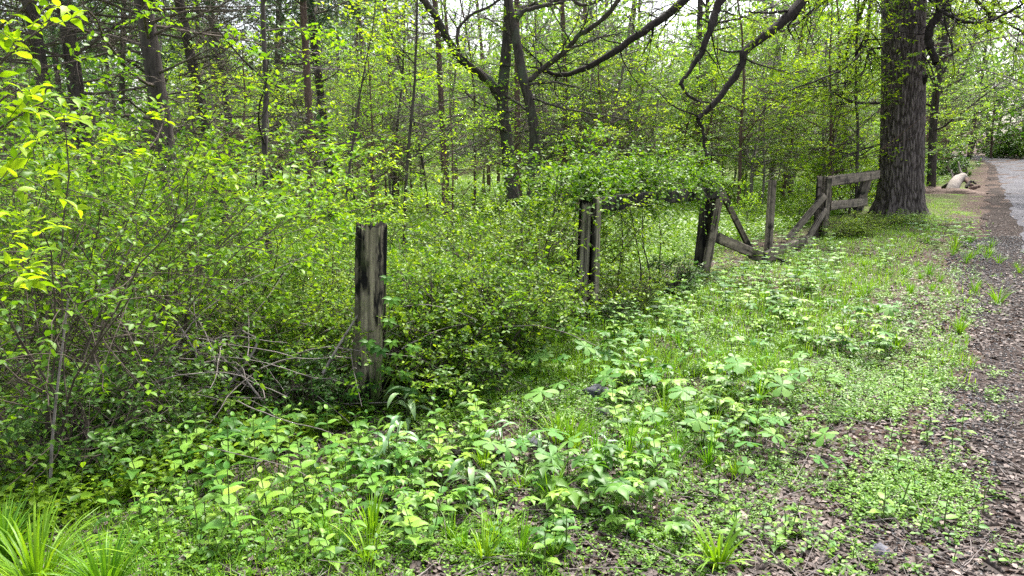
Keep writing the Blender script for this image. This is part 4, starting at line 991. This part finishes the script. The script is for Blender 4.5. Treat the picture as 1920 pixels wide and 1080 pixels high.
# the big oak
def oak():
    c = gnd(1690, 402); cx, cy = c[0], c[1]; print('oak', c)
    root = thing('oak_tree', 'massive oak with deeply furrowed grey-brown trunk between the plank fence and the road', 'tree', (cx, cy, float(H(cx, cy))))
    h = 9.5; sides, rows = 220, 420
    k = (np.arange(rows+1)/rows); z = -.15+k*(h+.15)
    px_half = np.interp(z, [-.2, .05, .35, .9, 2.2, 4, 6, 9.5], [52, 44, 38.5, 37, 36, 35, 34, 30])   # half width in pixels at this depth
    rad = px_half/F*cy/.99
    a = np.arange(sides)/sides*2*PI
    V = np.zeros((rows+1, sides, 3)); Tn = np.zeros((rows+1, sides))
    for i in range(rows+1):
        fl = math.exp(-max(0, z[i])*2.2)
        for j in range(sides):
            ca, sa = math.cos(a[j]), math.sin(a[j])
            p = Vector((ca*9.5, sa*9.5, z[i]*2.6)); w = mnoise.noise_vector(Vector((ca*3, sa*3, z[i]*2.2)))*.45
            d, _ = mnoise.voronoi(p+w, distance_metric='DISTANCE')
            cr = min(1., (d[1]-d[0])*3.2); n_ = mnoise.noise(Vector((ca*20, sa*20, z[i]*9)))
            rr = rad[i]*(1+.05*mnoise.noise(Vector((ca*1.3, sa*1.3, z[i]*.5)))+fl*.28*max(0, math.sin(a[j]*5+1.2))**2)
            rr += .042*(cr-.6)+.012*n_
            V[i, j] = (cx+ca*rr-.085*max(0, z[i]), cy+sa*rr, z[i]); Tn[i, j] = cr*.85+.15*n_
    f = [[i*sides+j, i*sides+(j+1) % sides, (i+1)*sides+(j+1) % sides, (i+1)*sides+j] for i in range(rows) for j in range(sides)]
    tr = MB(); tr.add(V.reshape(-1, 3), f, Tn.ravel()); part('trunk', tr, M['bark_oak'], root)
    L = [
     # the big sagging limb left of the trunk
     ([(1660, -330, cy-.3), (1600, -150, cy-2.5), (1540, -60, cy-3.6), (1500, 8, cy-4.2), (1440, 62, cy-4.6), (1398, 95, cy-4.8), (1388, 125, cy-4.9), (1345, 185, cy-5.1), (1307, 226, cy-5.3)], .13, .045),
     ([(1307, 226, cy-5.3), (1317, 240, cy-5.3), (1321, 280, cy-5.35), (1327, 300, cy-5.4)], .035, .02),
     ([(1660, -330, cy-.2), (1540, -180, cy-2.), (1400, -110, cy-3.4), (1352, -10, cy-4.), (1340, 30, cy-4.2), (1325, 75, cy-4.4), (1308, 110, cy-4.5), (1272, 160, cy-4.7)], .13, .035),
     ([(1278, 158, cy-4.7), (1290, 178, cy-4.8), (1319, 194, cy-5.)], .03, .022),
     ([(1505, 10, cy-4.2), (1492, 32, cy-4.2), (1478, 50, cy-4.3), (1490, 75, cy-4.3)], .03, .012),
     ([(1388, 96, cy-4.8), (1365, 97, cy-4.9), (1342, 90, cy-5)], .022, .012),
     ([(1480, 20, cy-4.4), (1440, 24, cy-4.6), (1395, 22, cy-4.8)], .028, .012),
     # the long limb reaching the top middle
     ([(1640, -420, cy), (1480, -200, cy-1.), (1330, -60, cy-2.), (1282, 0, cy-2.4), (1225, 45, cy-2.7), (1160, 92, cy-2.9), (1105, 125, cy-3.), (1060, 140, cy-3.1), (1020, 133, cy-3.1), (1013, 118, cy-3.1)], .13, .03),
     ([(1225, 45, cy-2.7), (1222, 70, cy-2.7), (1205, 102, cy-2.7)], .025, .012),
     # small branches off the trunk
     ([(1648, 193, cy-.3), (1610, 193, cy-1.), (1580, 183, cy-1.4), (1560, 170, cy-1.8)], .035, .012),
     ([(1652, 270, cy-.3), (1620, 280, cy-.9), (1560, 300, cy-1.5)], .03, .01),
     ([(1650, 90, cy-.3), (1630, 95, cy-.8), (1615, 140, cy-1.2), (1570, 158, cy-1.8), (1500, 165, cy-2.4)], .03, .012),
     ([(1640, -60, cy-.3), (1628, 40, cy-1.3), (1620, 90, cy-1.8), (1580, 130, cy-2.4), (1480, 170, cy-3.4)], .05, .014),
     ([(1724, -60, cy-.3), (1765, 10, cy-.9), (1745, 50, cy-1.0), (1742, 80, cy-1.1), (1756, 118, cy-1.3)], .11, .08),
     ([(1722, 85, cy-.2), (1735, 110, cy-.5), (1762, 128, cy-1.)], .025, .012),
     ([(1722, 200, cy), (1728, 165, cy-.3), (1738, 142, cy-.5)], .07, .04),
     ([(1720, -30, cy), (1780, 30, cy-1.5), (1850, 40, cy-2.5), (1930, 0, cy-3.5)], .05, .02),
     ([(1700, -250, cy), (1740, -120, cy-3), (1800, -60, cy-5), (1900, -20, cy-7)], .07, .02),
     ([(1690, -250, cy), (1640, -160, cy-3), (1600, -60, cy-4.5), (1540, -30, cy-6)], .07, .02),
     ([(1700, -250, cy), (1780, -90, cy-1), (1850, 20, cy), (1960, 80, cy+.5)], .07, .02),
     ([(1660, -200, cy), (1600, -60, cy+1.5), (1500, 40, cy+2.5), (1400, 80, cy+3)], .08, .02),
     ([(1660, -100, cy), (1600, 60, cy+1.5), (1560, 140, cy+2.5), (1440, 200, cy+3)], .06, .02),
    ]
    lm, lf = MB(), MB()
    Ps = []; Rs = []
    for pts, r0, r1 in L:
        P = spline([at(*q) for q in pts], 30); P[1:] += rng.normal(0, min(r0, .08)*.16, (29, 3)); Ps.append(P); Rs.append(np.linspace(r0, r1, 30)**1.*(1+rng.normal(0, .05, 30)))
    Ps = np.array(Ps); Rs = np.array(Rs); tubes(lm, Ps, Rs, 10, 1.)
    w = np.array([.3, .4, .4, .4, .4, .4, .5, .4, .3, 2.5, 2.5, 2, 2, .8, 1.5, .5, 3, 3, 3, 3, 3, 3])
    idx = np.repeat(np.arange(len(L)), (w*10).astype(int)); 
    s2, d2, r2, _ = spawn(Ps[idx], Rs[idx], 330, .12, 1, 55, 15, .35); n2 = len(s2)
    P2 = grow(s2, d2, rng.uniform(.5, 1.8, n2), 10, .13, -.02); R2 = taper(np.minimum(r2*.5, .018), 10, .3); tubes(lm, P2, R2, 5)
    n3 = 2100; s3, d3, r3, _ = spawn(P2, R2, n3, .15, 1, 48, 15, .5); P3 = grow(s3, d3, rng.uniform(.25, .75, n3), 7, .14, -.02); R3 = taper(np.minimum(r3*.6, .006), 7, .4); kk0 = 0
    kk = clump(P3[:, 3], 1.6, -.35) & ~((P3[:, 3, 2] < 4.5) & (P3[:, 3, 1] < cy) & (np.abs(P3[:, 3, 0]/P3[:, 3, 1]-cx/cy) < .045)); P3 = P3[kk]; tubes(lm, P3, R3[kk], 4)
    leafy(lf, P3, 6, .085, .5, 'lobed', .3, .45, keep=.75, droop=.15)
    # shoots on the trunk itself
    n = 60; zz = rng.uniform(5., 7, n); an = rng.uniform(-PI, 0, n); rr = .5; S0 = np.stack([cx-.085*zz+np.cos(an)*rr, cy+np.sin(an)*rr, zz], -1)
    P4 = grow(S0, np.stack([np.cos(an), np.sin(an), rng.uniform(-.2, .4, n)], -1), rng.uniform(.3, .9, n), 7, .15, -.02); tubes(lm, P4, taper(np.full(n, .006), 7, .4), 4); leafy(lf, P4, 8, .075, .5, 'lobed', .3, .45, keep=.85)
    part('limbs', lm, M['limb'], root); part('foliage', lf, M['leaf_oak'], root)
oak()

# twin maples in the middle
Ym = 16.5
root, tr, lm, lf = limb_tree('maple_tree', 'dark maple with a thick limb slanting up left, left one of the middle pair', [(965, 392, Ym), (957, 340, Ym), (950, 260, Ym), (942, 190, Ym), (948, 110, Ym), (953, 20, Ym), (955, -200, Ym)], [.19, .145, .135, .125, .115, .1, .08],
  [([(943, 195, Ym), (915, 150, Ym-.1), (870, 118, Ym-.3), (845, 85, Ym-.5), (820, 35, Ym-.8), (795, 0, Ym-1), (760, -60, Ym-1.3)], .1, .06),
   ([(945, 190, Ym-.05), (900, 135, Ym-.4), (865, 105, Ym-.6), (858, 60, Ym-.6), (880, 30, Ym-.5), (925, 8, Ym-.4), (960, -20, Ym-.3)], .035, .025),
   ([(955, 60, Ym), (975, 20, Ym+.3), (1000, 10, Ym+.5), (1050, 5, Ym+.8), (1100, -30, Ym+1)], .06, .03),
   ([(965, -60, Ym), (1030, -50, Ym), (1090, 10, Ym-.3), (1150, -20, Ym-.6)], .05, .03),
   ([(950, 180, Ym-.1), (985, 205, Ym-.5), (1010, 245, Ym-.8)], .03, .015),
   ([(958, 210, Ym), (900, 195, Ym-.6), (860, 160, Ym-1)], .025, .01),
   ([(958, 250, Ym), (920, 232, Ym-.6), (880, 200, Ym-1.4)], .02, .01)], M['bark_tw'], 'leaf_bright', twigs=46, tw_len=1.1, leaf=.06, leafn=3)
part('trunk', tr, M['bark_tw'], root, True); part('limbs', lm, M['bark_tw'], root, True); part('foliage', lf, M['leaf_bright'], root)
Yn = 15.6
root, tr, lm, lf = limb_tree('maple_tree', 'crooked dark maple leaning left at the top, right one of the middle pair', [(1000, 400, Yn), (998, 335, Yn), (1002, 250, Yn), (992, 190, Yn), (982, 150, Yn), (965, 60, Yn), (950, -20, Yn), (940, -160, Yn)], [.14, .11, .105, .1, .1, .09, .08, .06],
  [([(985, 155, Yn), (1010, 135, Yn), (1060, 95, Yn-.3), (1085, 65, Yn-.5), (1120, 45, Yn-.7), (1160, 0, Yn-1), (1190, -50, Yn-1)], .06, .04),
   ([(1020, 125, Yn), (1055, 100, Yn+.1), (1110, 75, Yn+.2), (1170, 60, Yn+.3)], .035, .015),
   ([(985, 160, Yn), (1040, 155, Yn-.3), (1120, 175, Yn-.9)], .03, .01),
   ([(965, 40, Yn), (985, 20, Yn), (1030, 8, Yn), (1070, -20, Yn)], .05, .03),
   ([(1000, 185, Yn), (1030, 195, Yn-.5), (1080, 208, Yn-1.1), (1180, 225, Yn-2)], .028, .012),
   ([(1003, 250, Yn), (1040, 252, Yn-.4), (1090, 245, Yn-.8)], .022, .01)], M['bark_tw'], 'leaf_bright', twigs=40, tw_len=1.1, leaf=.055, leafn=3)
part('trunk', tr, M['bark_tw'], root, True); part('limbs', lm, M['bark_tw'], root, True); part('foliage', lf, M['leaf_bright'], root)

# -- tree prototypes: bmesh-free, at the origin
def tree_leafy(h, r, nprim, c0, ang, plen, leaf, sec=7, tert=5, leafn=6, bark='bark_red', col='leaf_wood', grav=.0, flat=.35, tpl='rhomb', wander=.04, keep=.8, wid=.6):
    tr, lf = MB(), MB()
    P0 = grow([[0, 0, -.1]], [[rng.normal(0, .04), rng.normal(0, .04), 1]], h, 20, wander, .03); R0 = taper([r], 20, .22); tubes(tr, P0, R0, 8)
    s1, d1, r1, t1 = spawn(P0, R0, nprim, c0, 1., ang, 12)
    P1 = grow(s1, d1, plen*(1.15-.75*(t1-c0)/(1-c0))*rng.uniform(.6, 1.25, nprim), 9, .1, grav); R1 = taper(np.minimum(r1*.5, .05), 9, .2); tubes(tr, P1, R1, 5)
    n2 = nprim*sec; s2, d2, r2, _ = spawn(P1, R1, n2, .15, 1, 50, 14, flat); P2 = grow(s2, d2, plen*.36*rng.uniform(.4, 1.3, n2), 7, .12, 0.); R2 = taper(np.minimum(r2*.5, .016), 7, .3); tubes(tr, P2, R2, 4)
    n3 = n2*tert; s3, d3, r3, _ = spawn(P2, R2, n3, .15, 1, 45, 14, flat); P3 = grow(s3, d3, plen*.16*rng.uniform(.4, 1.3, n3)+.08, 5, .12, 0.); R3 = taper(np.minimum(r3*.6, .006), 5, .5); tubes(tr, P3, R3, 3)
    up = P3[:, 2, 2]; P3 = P3[((up < 8.) | (rng.random(len(P3)) < .4)) & clump(P3[:, 2], 1.3, -.3, rng.uniform(0, 6))]
    leafy(lf, P3, leafn, leaf, wid, tpl, .25, .5-.25*flat, keep=keep)
    return [('trunk', tr.mesh('trunk', M[bark])), ('crown', lf.mesh('crown', M[col]))]

def tree_pine(h, r, nprim, needles=.35, low=.1, bl=2.6, needle=.09, bark='bark'):
    tr, dd, lf = MB(), MB(), MB()
    P0 = grow([[0, 0, -.1]], [[rng.normal(0, .02), rng.normal(0, .02), 1]], h, 20, .02, .02); R0 = taper([r], 20, .4); tubes(tr, P0, R0, 10)
    s1, d1, r1, t1 = spawn(P0, R0, nprim, low, .98, 82, 9)
    P1 = grow(s1, d1, bl*rng.uniform(.5, 1.25, nprim)*(1.1-.5*t1), 10, .08, .01); R1 = taper(rng.uniform(.014, .03, nprim), 10, .2); tubes(dd, P1, R1, 5)
    n2 = nprim*8; s2, d2, r2, _ = spawn(P1, R1, n2, .12, 1, 50, 14, .3); P2 = grow(s2, d2, rng.uniform(.25, 1.1, n2), 7, .12, -.01); R2 = taper(np.minimum(r2*.5, .009), 7, .3); tubes(dd, P2, R2, 4)
    n3 = n2*4; s3, d3, r3, _ = spawn(P2, R2, n3, .15, 1, 45, 14, .2); P3 = grow(s3, d3, rng.uniform(.12, .5, n3), 5, .12, 0); R3 = taper(np.minimum(r3*.6, .0045), 5, .5); tubes(dd, P3, R3, 3)
    hi = (s3[:, 2] > h*.35) | (rng.random(n3) < .04); ok = hi & (rng.random(n3) < needles); E = P3[ok]
    m = len(E)
    if m:
        for t_ in (1, 2, 3, 4):
            c = np.repeat(E[:, t_], 9, 0); T = np.repeat(nrmz(E[:, t_]-E[:, t_-1]), 9, 0); d = T+rng.normal(0, .65, c.shape); nn = rng.normal(0, 1, c.shape)
            leaves(lf, c, d, nn, needle*rng.uniform(.7, 1.2, len(c)), .05, 'rhomb', mat=0)
    return [('trunk', tr.mesh('trunk', M[bark])), ('dead_branches', dd.mesh('dead_branches', M['dead' if bark == 'bark_red' else 'twig'])), ('crown', lf.mesh('crown', M['needle']))]

pines = [tree_pine(12, .135, 84), tree_pine(12, .125, 84, .25), tree_pine(12, .11, 60, .55, needle=.12)]
thinp = [tree_pine(12, .085, 60, .12, .1, 1.9, bark='bark_red'), tree_pine(13, .09, 64, .1, .12, 1.8, bark='bark_red')]
saps = [tree_leafy(6.5, .04, 20, .2, 66, 1.6, .072, 5, 3, 4, 'bark', 'leaf_bright', flat=.8), tree_leafy(5., .03, 18, .22, 64, 1.4, .068, 5, 3, 4, 'bark', 'leaf_bright', flat=.8), tree_leafy(7.5, .05, 20, .25, 60, 1.9, .075, 5, 3, 4, 'bark_red', 'leaf_bright', flat=.8)]
woods = [tree_leafy(13, .12, 34, .18, 62, 3.4, .115, 6, 3, 5, 'bark_pale', 'leaf_wood'), tree_leafy(15, .17, 38, .14, 60, 3.8, .13, 6, 3, 5, 'bark', 'leaf_wood'),
         tree_leafy(11, .1, 34, .12, 62, 2.9, .11, 6, 3, 5, 'bark_red', 'leaf_wood'), tree_leafy(14, .16, 36, .2, 60, 3.6, .125, 6, 3, 5, 'bark_pale', 'leaf_wood')]
deep = [tree_leafy(12, .14, 44, .06, 66, 3.4, .12, 7, 4, 5, 'bark', 'leaf_deep', -.02)]
under = [tree_leafy(5.5, .045, 30, .2, 74, 2.0, .085, 6, 3, 4, 'bark_red', 'leaf_bright', .0, flat=.85), tree_leafy(6.5, .055, 32, .18, 72, 2.3, .09, 6, 3, 4, 'dead', 'leaf_wood', .0, flat=.85)]
barew = [tree_leafy(12, .09, 34, .15, 48, 2.6, .05, 6, 4, 2, 'dead', 'leaf_wood', .03, keep=.45), tree_leafy(13, .12, 36, .12, 50, 2.9, .055, 6, 4, 2, 'dead', 'leaf_wood', .02, keep=.4)]

def tree(proto, px, Y, lab, name='tree', sc=1., grp=None, x=None, rz=None, cat='tree'):
    X = (px-960)/F*Y if x is None else x
    s_ = sc
    return place(proto, name, lab, cat, (X, Y, float(H(X, Y))-.03), rng.uniform(0, 6.28) if rz is None else rz, s_, grp)
# pines at left
for px, Y, k, sc, lab in [(340, 11., 0, 1.05, 'thick dark pine with whorls of dead branches, nearest of the pines at left'), (178, 13.5, 0, 1.1, 'dark pine left of the nearest one with straight thick trunk'), (112, 12.5, 1, 1., 'leftmost dark pine behind the tall honeysuckle'),
                     (422, 15., 1, .95, 'dark pine just right of the nearest thick one, farther back'), (624, 18., 2, 1., 'slim dark pine with green needles at left centre'), (450, 22, 1, 1., 'grey pine seen between the left pines and the slim one')]:
    tree(pines[k], px, Y, lab, 'pine_tree', sc, 'dark pines at left')
for px, Y in [(30, 21), (235, 24), (-40, 16), (520, 29), (140, 30), (385, 32), (60, 36), (560, 36), (250, 40)]:
    tree(pines[int(rng.integers(3))], px, Y, 'dark pine with bare lower branches deep in the wood at left', 'pine_tree', rng.uniform(.9, 1.15), 'pines deep in the wood at left')
for px, Y, lab in [(584, 16., 'thin pine whose pale foot shows left of the rotten post in the meadow'), (836, 19., 'thin reddish pine trunk left of the maple pair'), (975, 19.5, 'thin straight pine trunk just behind the maple pair'), (745, 24, 'thin pine left of the reddish one'), (1058, 21, 'thin pine right of the maple pair'), (1170, 27, 'thin pine behind the gateway')]:
    tree(thinp[int(rng.integers(2))], px, Y, lab, 'thin_pine', 1., 'thin pines in the middle')
for k in range(8):
    Y = rng.uniform(26, 42); tree(thinp[k % 2], rng.uniform(660, 1300), Y, 'thin straight pine with fine grey branches in the middle of the wood', 'thin_pine', rng.uniform(.9, 1.15), 'thin grey-branched pines in the middle')
# saplings in front of the wood
for px, Y, k, sc, lab in [(492, 7.4, 0, .9, 'slender dark sapling with bright leaf sprays standing left of the rotten post'), 
                          (640, 10.5, 1, .85, 'sapling with layered bright sprays behind the rotten post'), (760, 12.5, 0, .9, 'thin sapling at the left of the maple pair'), (20, 9.5, 1, .6, 'bright sapling at the far left behind the honeysuckle')]:
    tree(saps[k], px, Y, lab, 'sapling', sc, 'saplings behind the thicket', cat='sapling')
for k in range(34):
    Y = rng.uniform(18, 36); px = rng.uniform(-60, 1640)
    if abs(px-960) < 70 and Y < 17: continue
    if px < 620 and rng.random() < .75: continue
    tree(saps[k % 3], px, Y, 'slender young tree with sprays of yellow-green leaves in the wood behind the meadow', 'young_tree', rng.uniform(.8, 1.25), 'young trees in the wood')
for k in range(92):
    right = k % 2 == 0
    Y = rng.uniform(19, 40) if right else rng.uniform(17, 34); px = rng.uniform(1230, 1800) if right else rng.uniform(380, 1280)
    x = (px-960)/F*Y
    if x > edge_x(Y)-3.5: continue
    tree(under[int(rng.random() < .5)], px, Y, ('low-branched' if right else 'low')+' young tree with layers of bright leaves '+('between the gateway and the big oak' if right else 'behind the rotten post and the maples'), 'understory_tree', rng.uniform(.7, 1.15), 'layered young trees '+('by the oak' if right else 'behind the maples'))
for px, Y, sc, lab in [(700, 13.5, .7, 'small layered tree behind the rotten post'), (850, 13, .55, 'small layered tree before the maple pair'), (430, 12.5, .7, 'small layered tree right of the nearest pine'), (1090, 14, .5, 'small layered tree behind the left gate post')]:
    tree(under[0], px, Y, lab, 'understory_tree', sc, 'small layered trees before the maples')
# overhanging near shrub at the left edge
root = thing('near_shrub', 'near shrub at the left edge with large yellow-green leaves close to the camera', 'shrub', (-1.95, 2.1, float(H(-1.95, 2.1))))
st, lf = MB(), MB()
for pts in [[(-150, 500), (-60, 300), (30, 220), (85, 190)], [(-150, 450), (-60, 200), (20, 100), (100, 40)], [(-120, 620), (-50, 560), (0, 520), (35, 505)], [(-130, 560), (-60, 420), (-10, 350), (40, 330)], [(-150, 300), (-80, 100), (0, 50), (60, 0)], [(-150, 420), (-60, 260), (0, 190), (40, 165)]]:
    Yb = rng.uniform(2., 2.35); P = spline([(-1.95, 2.1, -.05), at(-260, 900, 2.1)]+[at(*q, Yb) for q in pts], 24); tubes(st, P, np.linspace(.008, .0018, 24), 5)
    s2, d2, r2, _ = spawn(P[None, 13:], np.full((1, 11), .003), 9, .1, 1., 45, 12); P2 = grow(s2, d2, rng.uniform(.05, .16, 9), 5, .1, .02); tubes(st, P2, np.full((9, 5), .0012), 4)
    leafy(lf, P2, 3, .052, .48, 'point', .5, .4, keep=.9)
part('stems', st, M['twig'], root); part('foliage', lf, M['leaf_bright'], root)
# the wood
def keepout(x, y):
    return x > edge_x(y)-2.2 and x < lane_x(y)+6.5
cnt = 0
for k in range(400):
    Y = rng.uniform(26, 80); x = rng.uniform(-.8, 1.1)*Y
    if keepout(x, Y) or (x > .45*Y and Y < 28) or (x < .2*Y and Y < 30 and rng.random() < .6): continue
    px = 960+x/Y*F
    if px < 640:
        if rng.random() < .6: continue
        pr = [barew[0], barew[1], deep[0], barew[1], woods[0]][int(rng.integers(5))]
    elif px < 1270: pr = [barew[0], woods[0], woods[0], woods[2], barew[1]][int(rng.integers(5))]
    else: pr = [woods[0], woods[1], woods[2], woods[3]][int(rng.integers(4))]
    if pr is deep[0]: nm, lb, gp = 'dark_leaved_tree', 'dark-leaved tree filling the back of the wood', 'dark-leaved trees at the back'
    elif pr in barew: nm, lb, gp = 'sparse_tree', 'sparse tree with fine grey twigs and few leaves in the back of the wood', 'sparse grey-twigged trees'
    else: nm, lb, gp = 'woodland_tree', 'broadleaved tree in fresh leaf in the wood behind the fence', 'broadleaved trees of the wood'
    tree(pr, px, Y, lb, nm, rng.uniform(.8, 1.2), gp); cnt += 1
    if cnt > 115: break
# right of the road and the bend
for px, Y, k, sc, lab in [(1925, 30, 3, 1.1, 'pale-trunked tree at the right edge beside the road'), (1985, 24, 0, 1., 'leafy tree just outside the right edge whose branches hang over the road')]:
    tree(woods[k], px, Y, lab, 'roadside_tree', sc, 'trees right of the road')
for k in range(40):
    Y = rng.uniform(86, 112); px = rng.uniform(1600, 2060); 
    tree([deep[0], woods[1], woods[0], woods[2]][k % 4], px, Y, 'tree of the dark wood closing the view at the bend of the road', 'bend_tree', rng.uniform(1.1, 1.7), 'trees beyond the bend')
for k in range(14):
    Y = rng.uniform(40, 84); x = edge_x(Y)-rng.uniform(2.5, 7)
    tree(woods[k % 4], 0, Y, 'tree leaning its green crown toward the road beyond the big oak', 'verge_tree', rng.uniform(.8, 1.1), 'trees along the far verge', x=float(x))
for k in range(16):
    Y = rng.uniform(34, 84); x = lane_x(Y)+3.6+.05*Y+rng.uniform(2.5, 7)
    tree(woods[k % 4], 0, Y, 'tree on the right side of the far road with branches over it', 'roadside_tree', rng.uniform(.8, 1.1), 'trees on the right side of the far road', x=float(x))
BU['far'] = bush_proto(1.6, 1.5, 16, .12, 1., wid=.7, col='leaf_deep', arch=-.05)
for px, Y, sc in [(1880, 88, 1.9), (1862, 90, 1.5), (1895, 92, 1.7), (1845, 95, 1.3), (1925, 84, 2.)]:
    bush('far', px, Y, 'rounded dark bush beyond the bend of the road', sc, name='round_bush', grp='rounded bushes at the bend')
for k in range(16):
    Y = rng.uniform(22, 60); x = edge_x(Y)-rng.uniform(2.2, 6)
    bush('far' if k % 2 else 'bright', 0, Y, 'green bush along the far verge left of the road', rng.uniform(.6, 1.1), x=float(x), name='verge_bush', grp='bushes along the far verge')

# distant wood mass
mb = MB(); n = 100000; an = rng.uniform(-.95, .95, n); r = rng.uniform(95, 135, n)-25*(an < .45)*(1.0); x = np.sin(an)*r*1.0; y = np.cos(an)*r
z = rng.random(n)**.8*19*(.75+.25*np.sin(an*23)+.1*np.sin(an*61)); 
cl = rng.normal(0, .9, (n, 3)); pos = np.stack([x, y, H(x, y)+z], -1)+cl
d = rng.normal(0, 1, (n, 3)); nn = np.array([0, -.3, 1])+rng.normal(0, .6, (n, 3))
m = ~((x > edge_x(y)-1) & (x < lane_x(y)+6) & (y < 92))
leaves(mb, pos[m], d[m], nn[m], rng.uniform(.35, .8, m.sum()), .7, 'rhomb', np.clip(rng.normal(.4, .2, m.sum())+.2*np.sin(an[m]*40), 0, 1))
o = structure('distant_woods', mb, M['leaf_wood'], kind='stuff')

# ------------------------------------------------------------------ light, sky, camera
w = bpy.data.worlds.new('World'); scene.world = w; w.use_nodes = True; nt = w.node_tree; nt.nodes.clear()
SUN_EL, SUN_AZ = math.radians(58), math.radians(25)     # azimuth from +Y toward +X
sky = nt.nodes.new('ShaderNodeTexSky'); sky.sky_type = 'NISHITA'; sky.sun_disc = False; sky.sun_elevation = SUN_EL; sky.sun_rotation = SUN_AZ
sky.air_density = 1.; sky.dust_density = 4.; sky.ozone_density = 1.
hs = nt.nodes.new('ShaderNodeHueSaturation'); hs.inputs['Saturation'].default_value = .5; hs.inputs['Value'].default_value = 1.0
bg = nt.nodes.new('ShaderNodeBackground'); bg.inputs['Strength'].default_value = .082; ow = nt.nodes.new('ShaderNodeOutputWorld')
nt.links.new(sky.outputs[0], hs.inputs['Color']); nt.links.new(hs.outputs[0], bg.inputs[0]); nt.links.new(bg.outputs[0], ow.inputs[0])
sl = bpy.data.lights.new('sun', 'SUN'); sl.energy = 1.5; sl.angle = math.radians(10); sl.color = (1, .97, .9)
so = link('sun', sl, (0, 0, 30)); dv = Vector((math.sin(SUN_AZ)*math.cos(SUN_EL), math.cos(SUN_AZ)*math.cos(SUN_EL), math.sin(SUN_EL)))
so.rotation_euler = dv.to_track_quat('Z', 'Y').to_euler()

cam = bpy.data.cameras.new('camera'); cam.sensor_width = 36; cam.lens = 36*F/1920; cam.clip_end = 2000; cam.clip_start = .05
co = link('camera', cam, (0, 0, CAMZ)); co.rotation_euler = (PI/2-PITCH, 0, 0); scene.camera = co

scene.view_settings.view_transform = 'Standard'; scene.view_settings.look = 'None'; scene.view_settings.exposure = 2.72; scene.view_settings.gamma = 1
scene.cycles.max_bounces = 7; scene.cycles.diffuse_bounces = 4; scene.cycles.glossy_bounces = 2; scene.cycles.transmission_bounces = 4; scene.cycles.transparent_max_bounces = 4
scene.cycles.sample_clamp_indirect = 6
scene.cycles.use_denoising = False
print('objects', len(bpy.data.objects), 'polys', sum(len(me.polygons) for me in bpy.data.meshes))
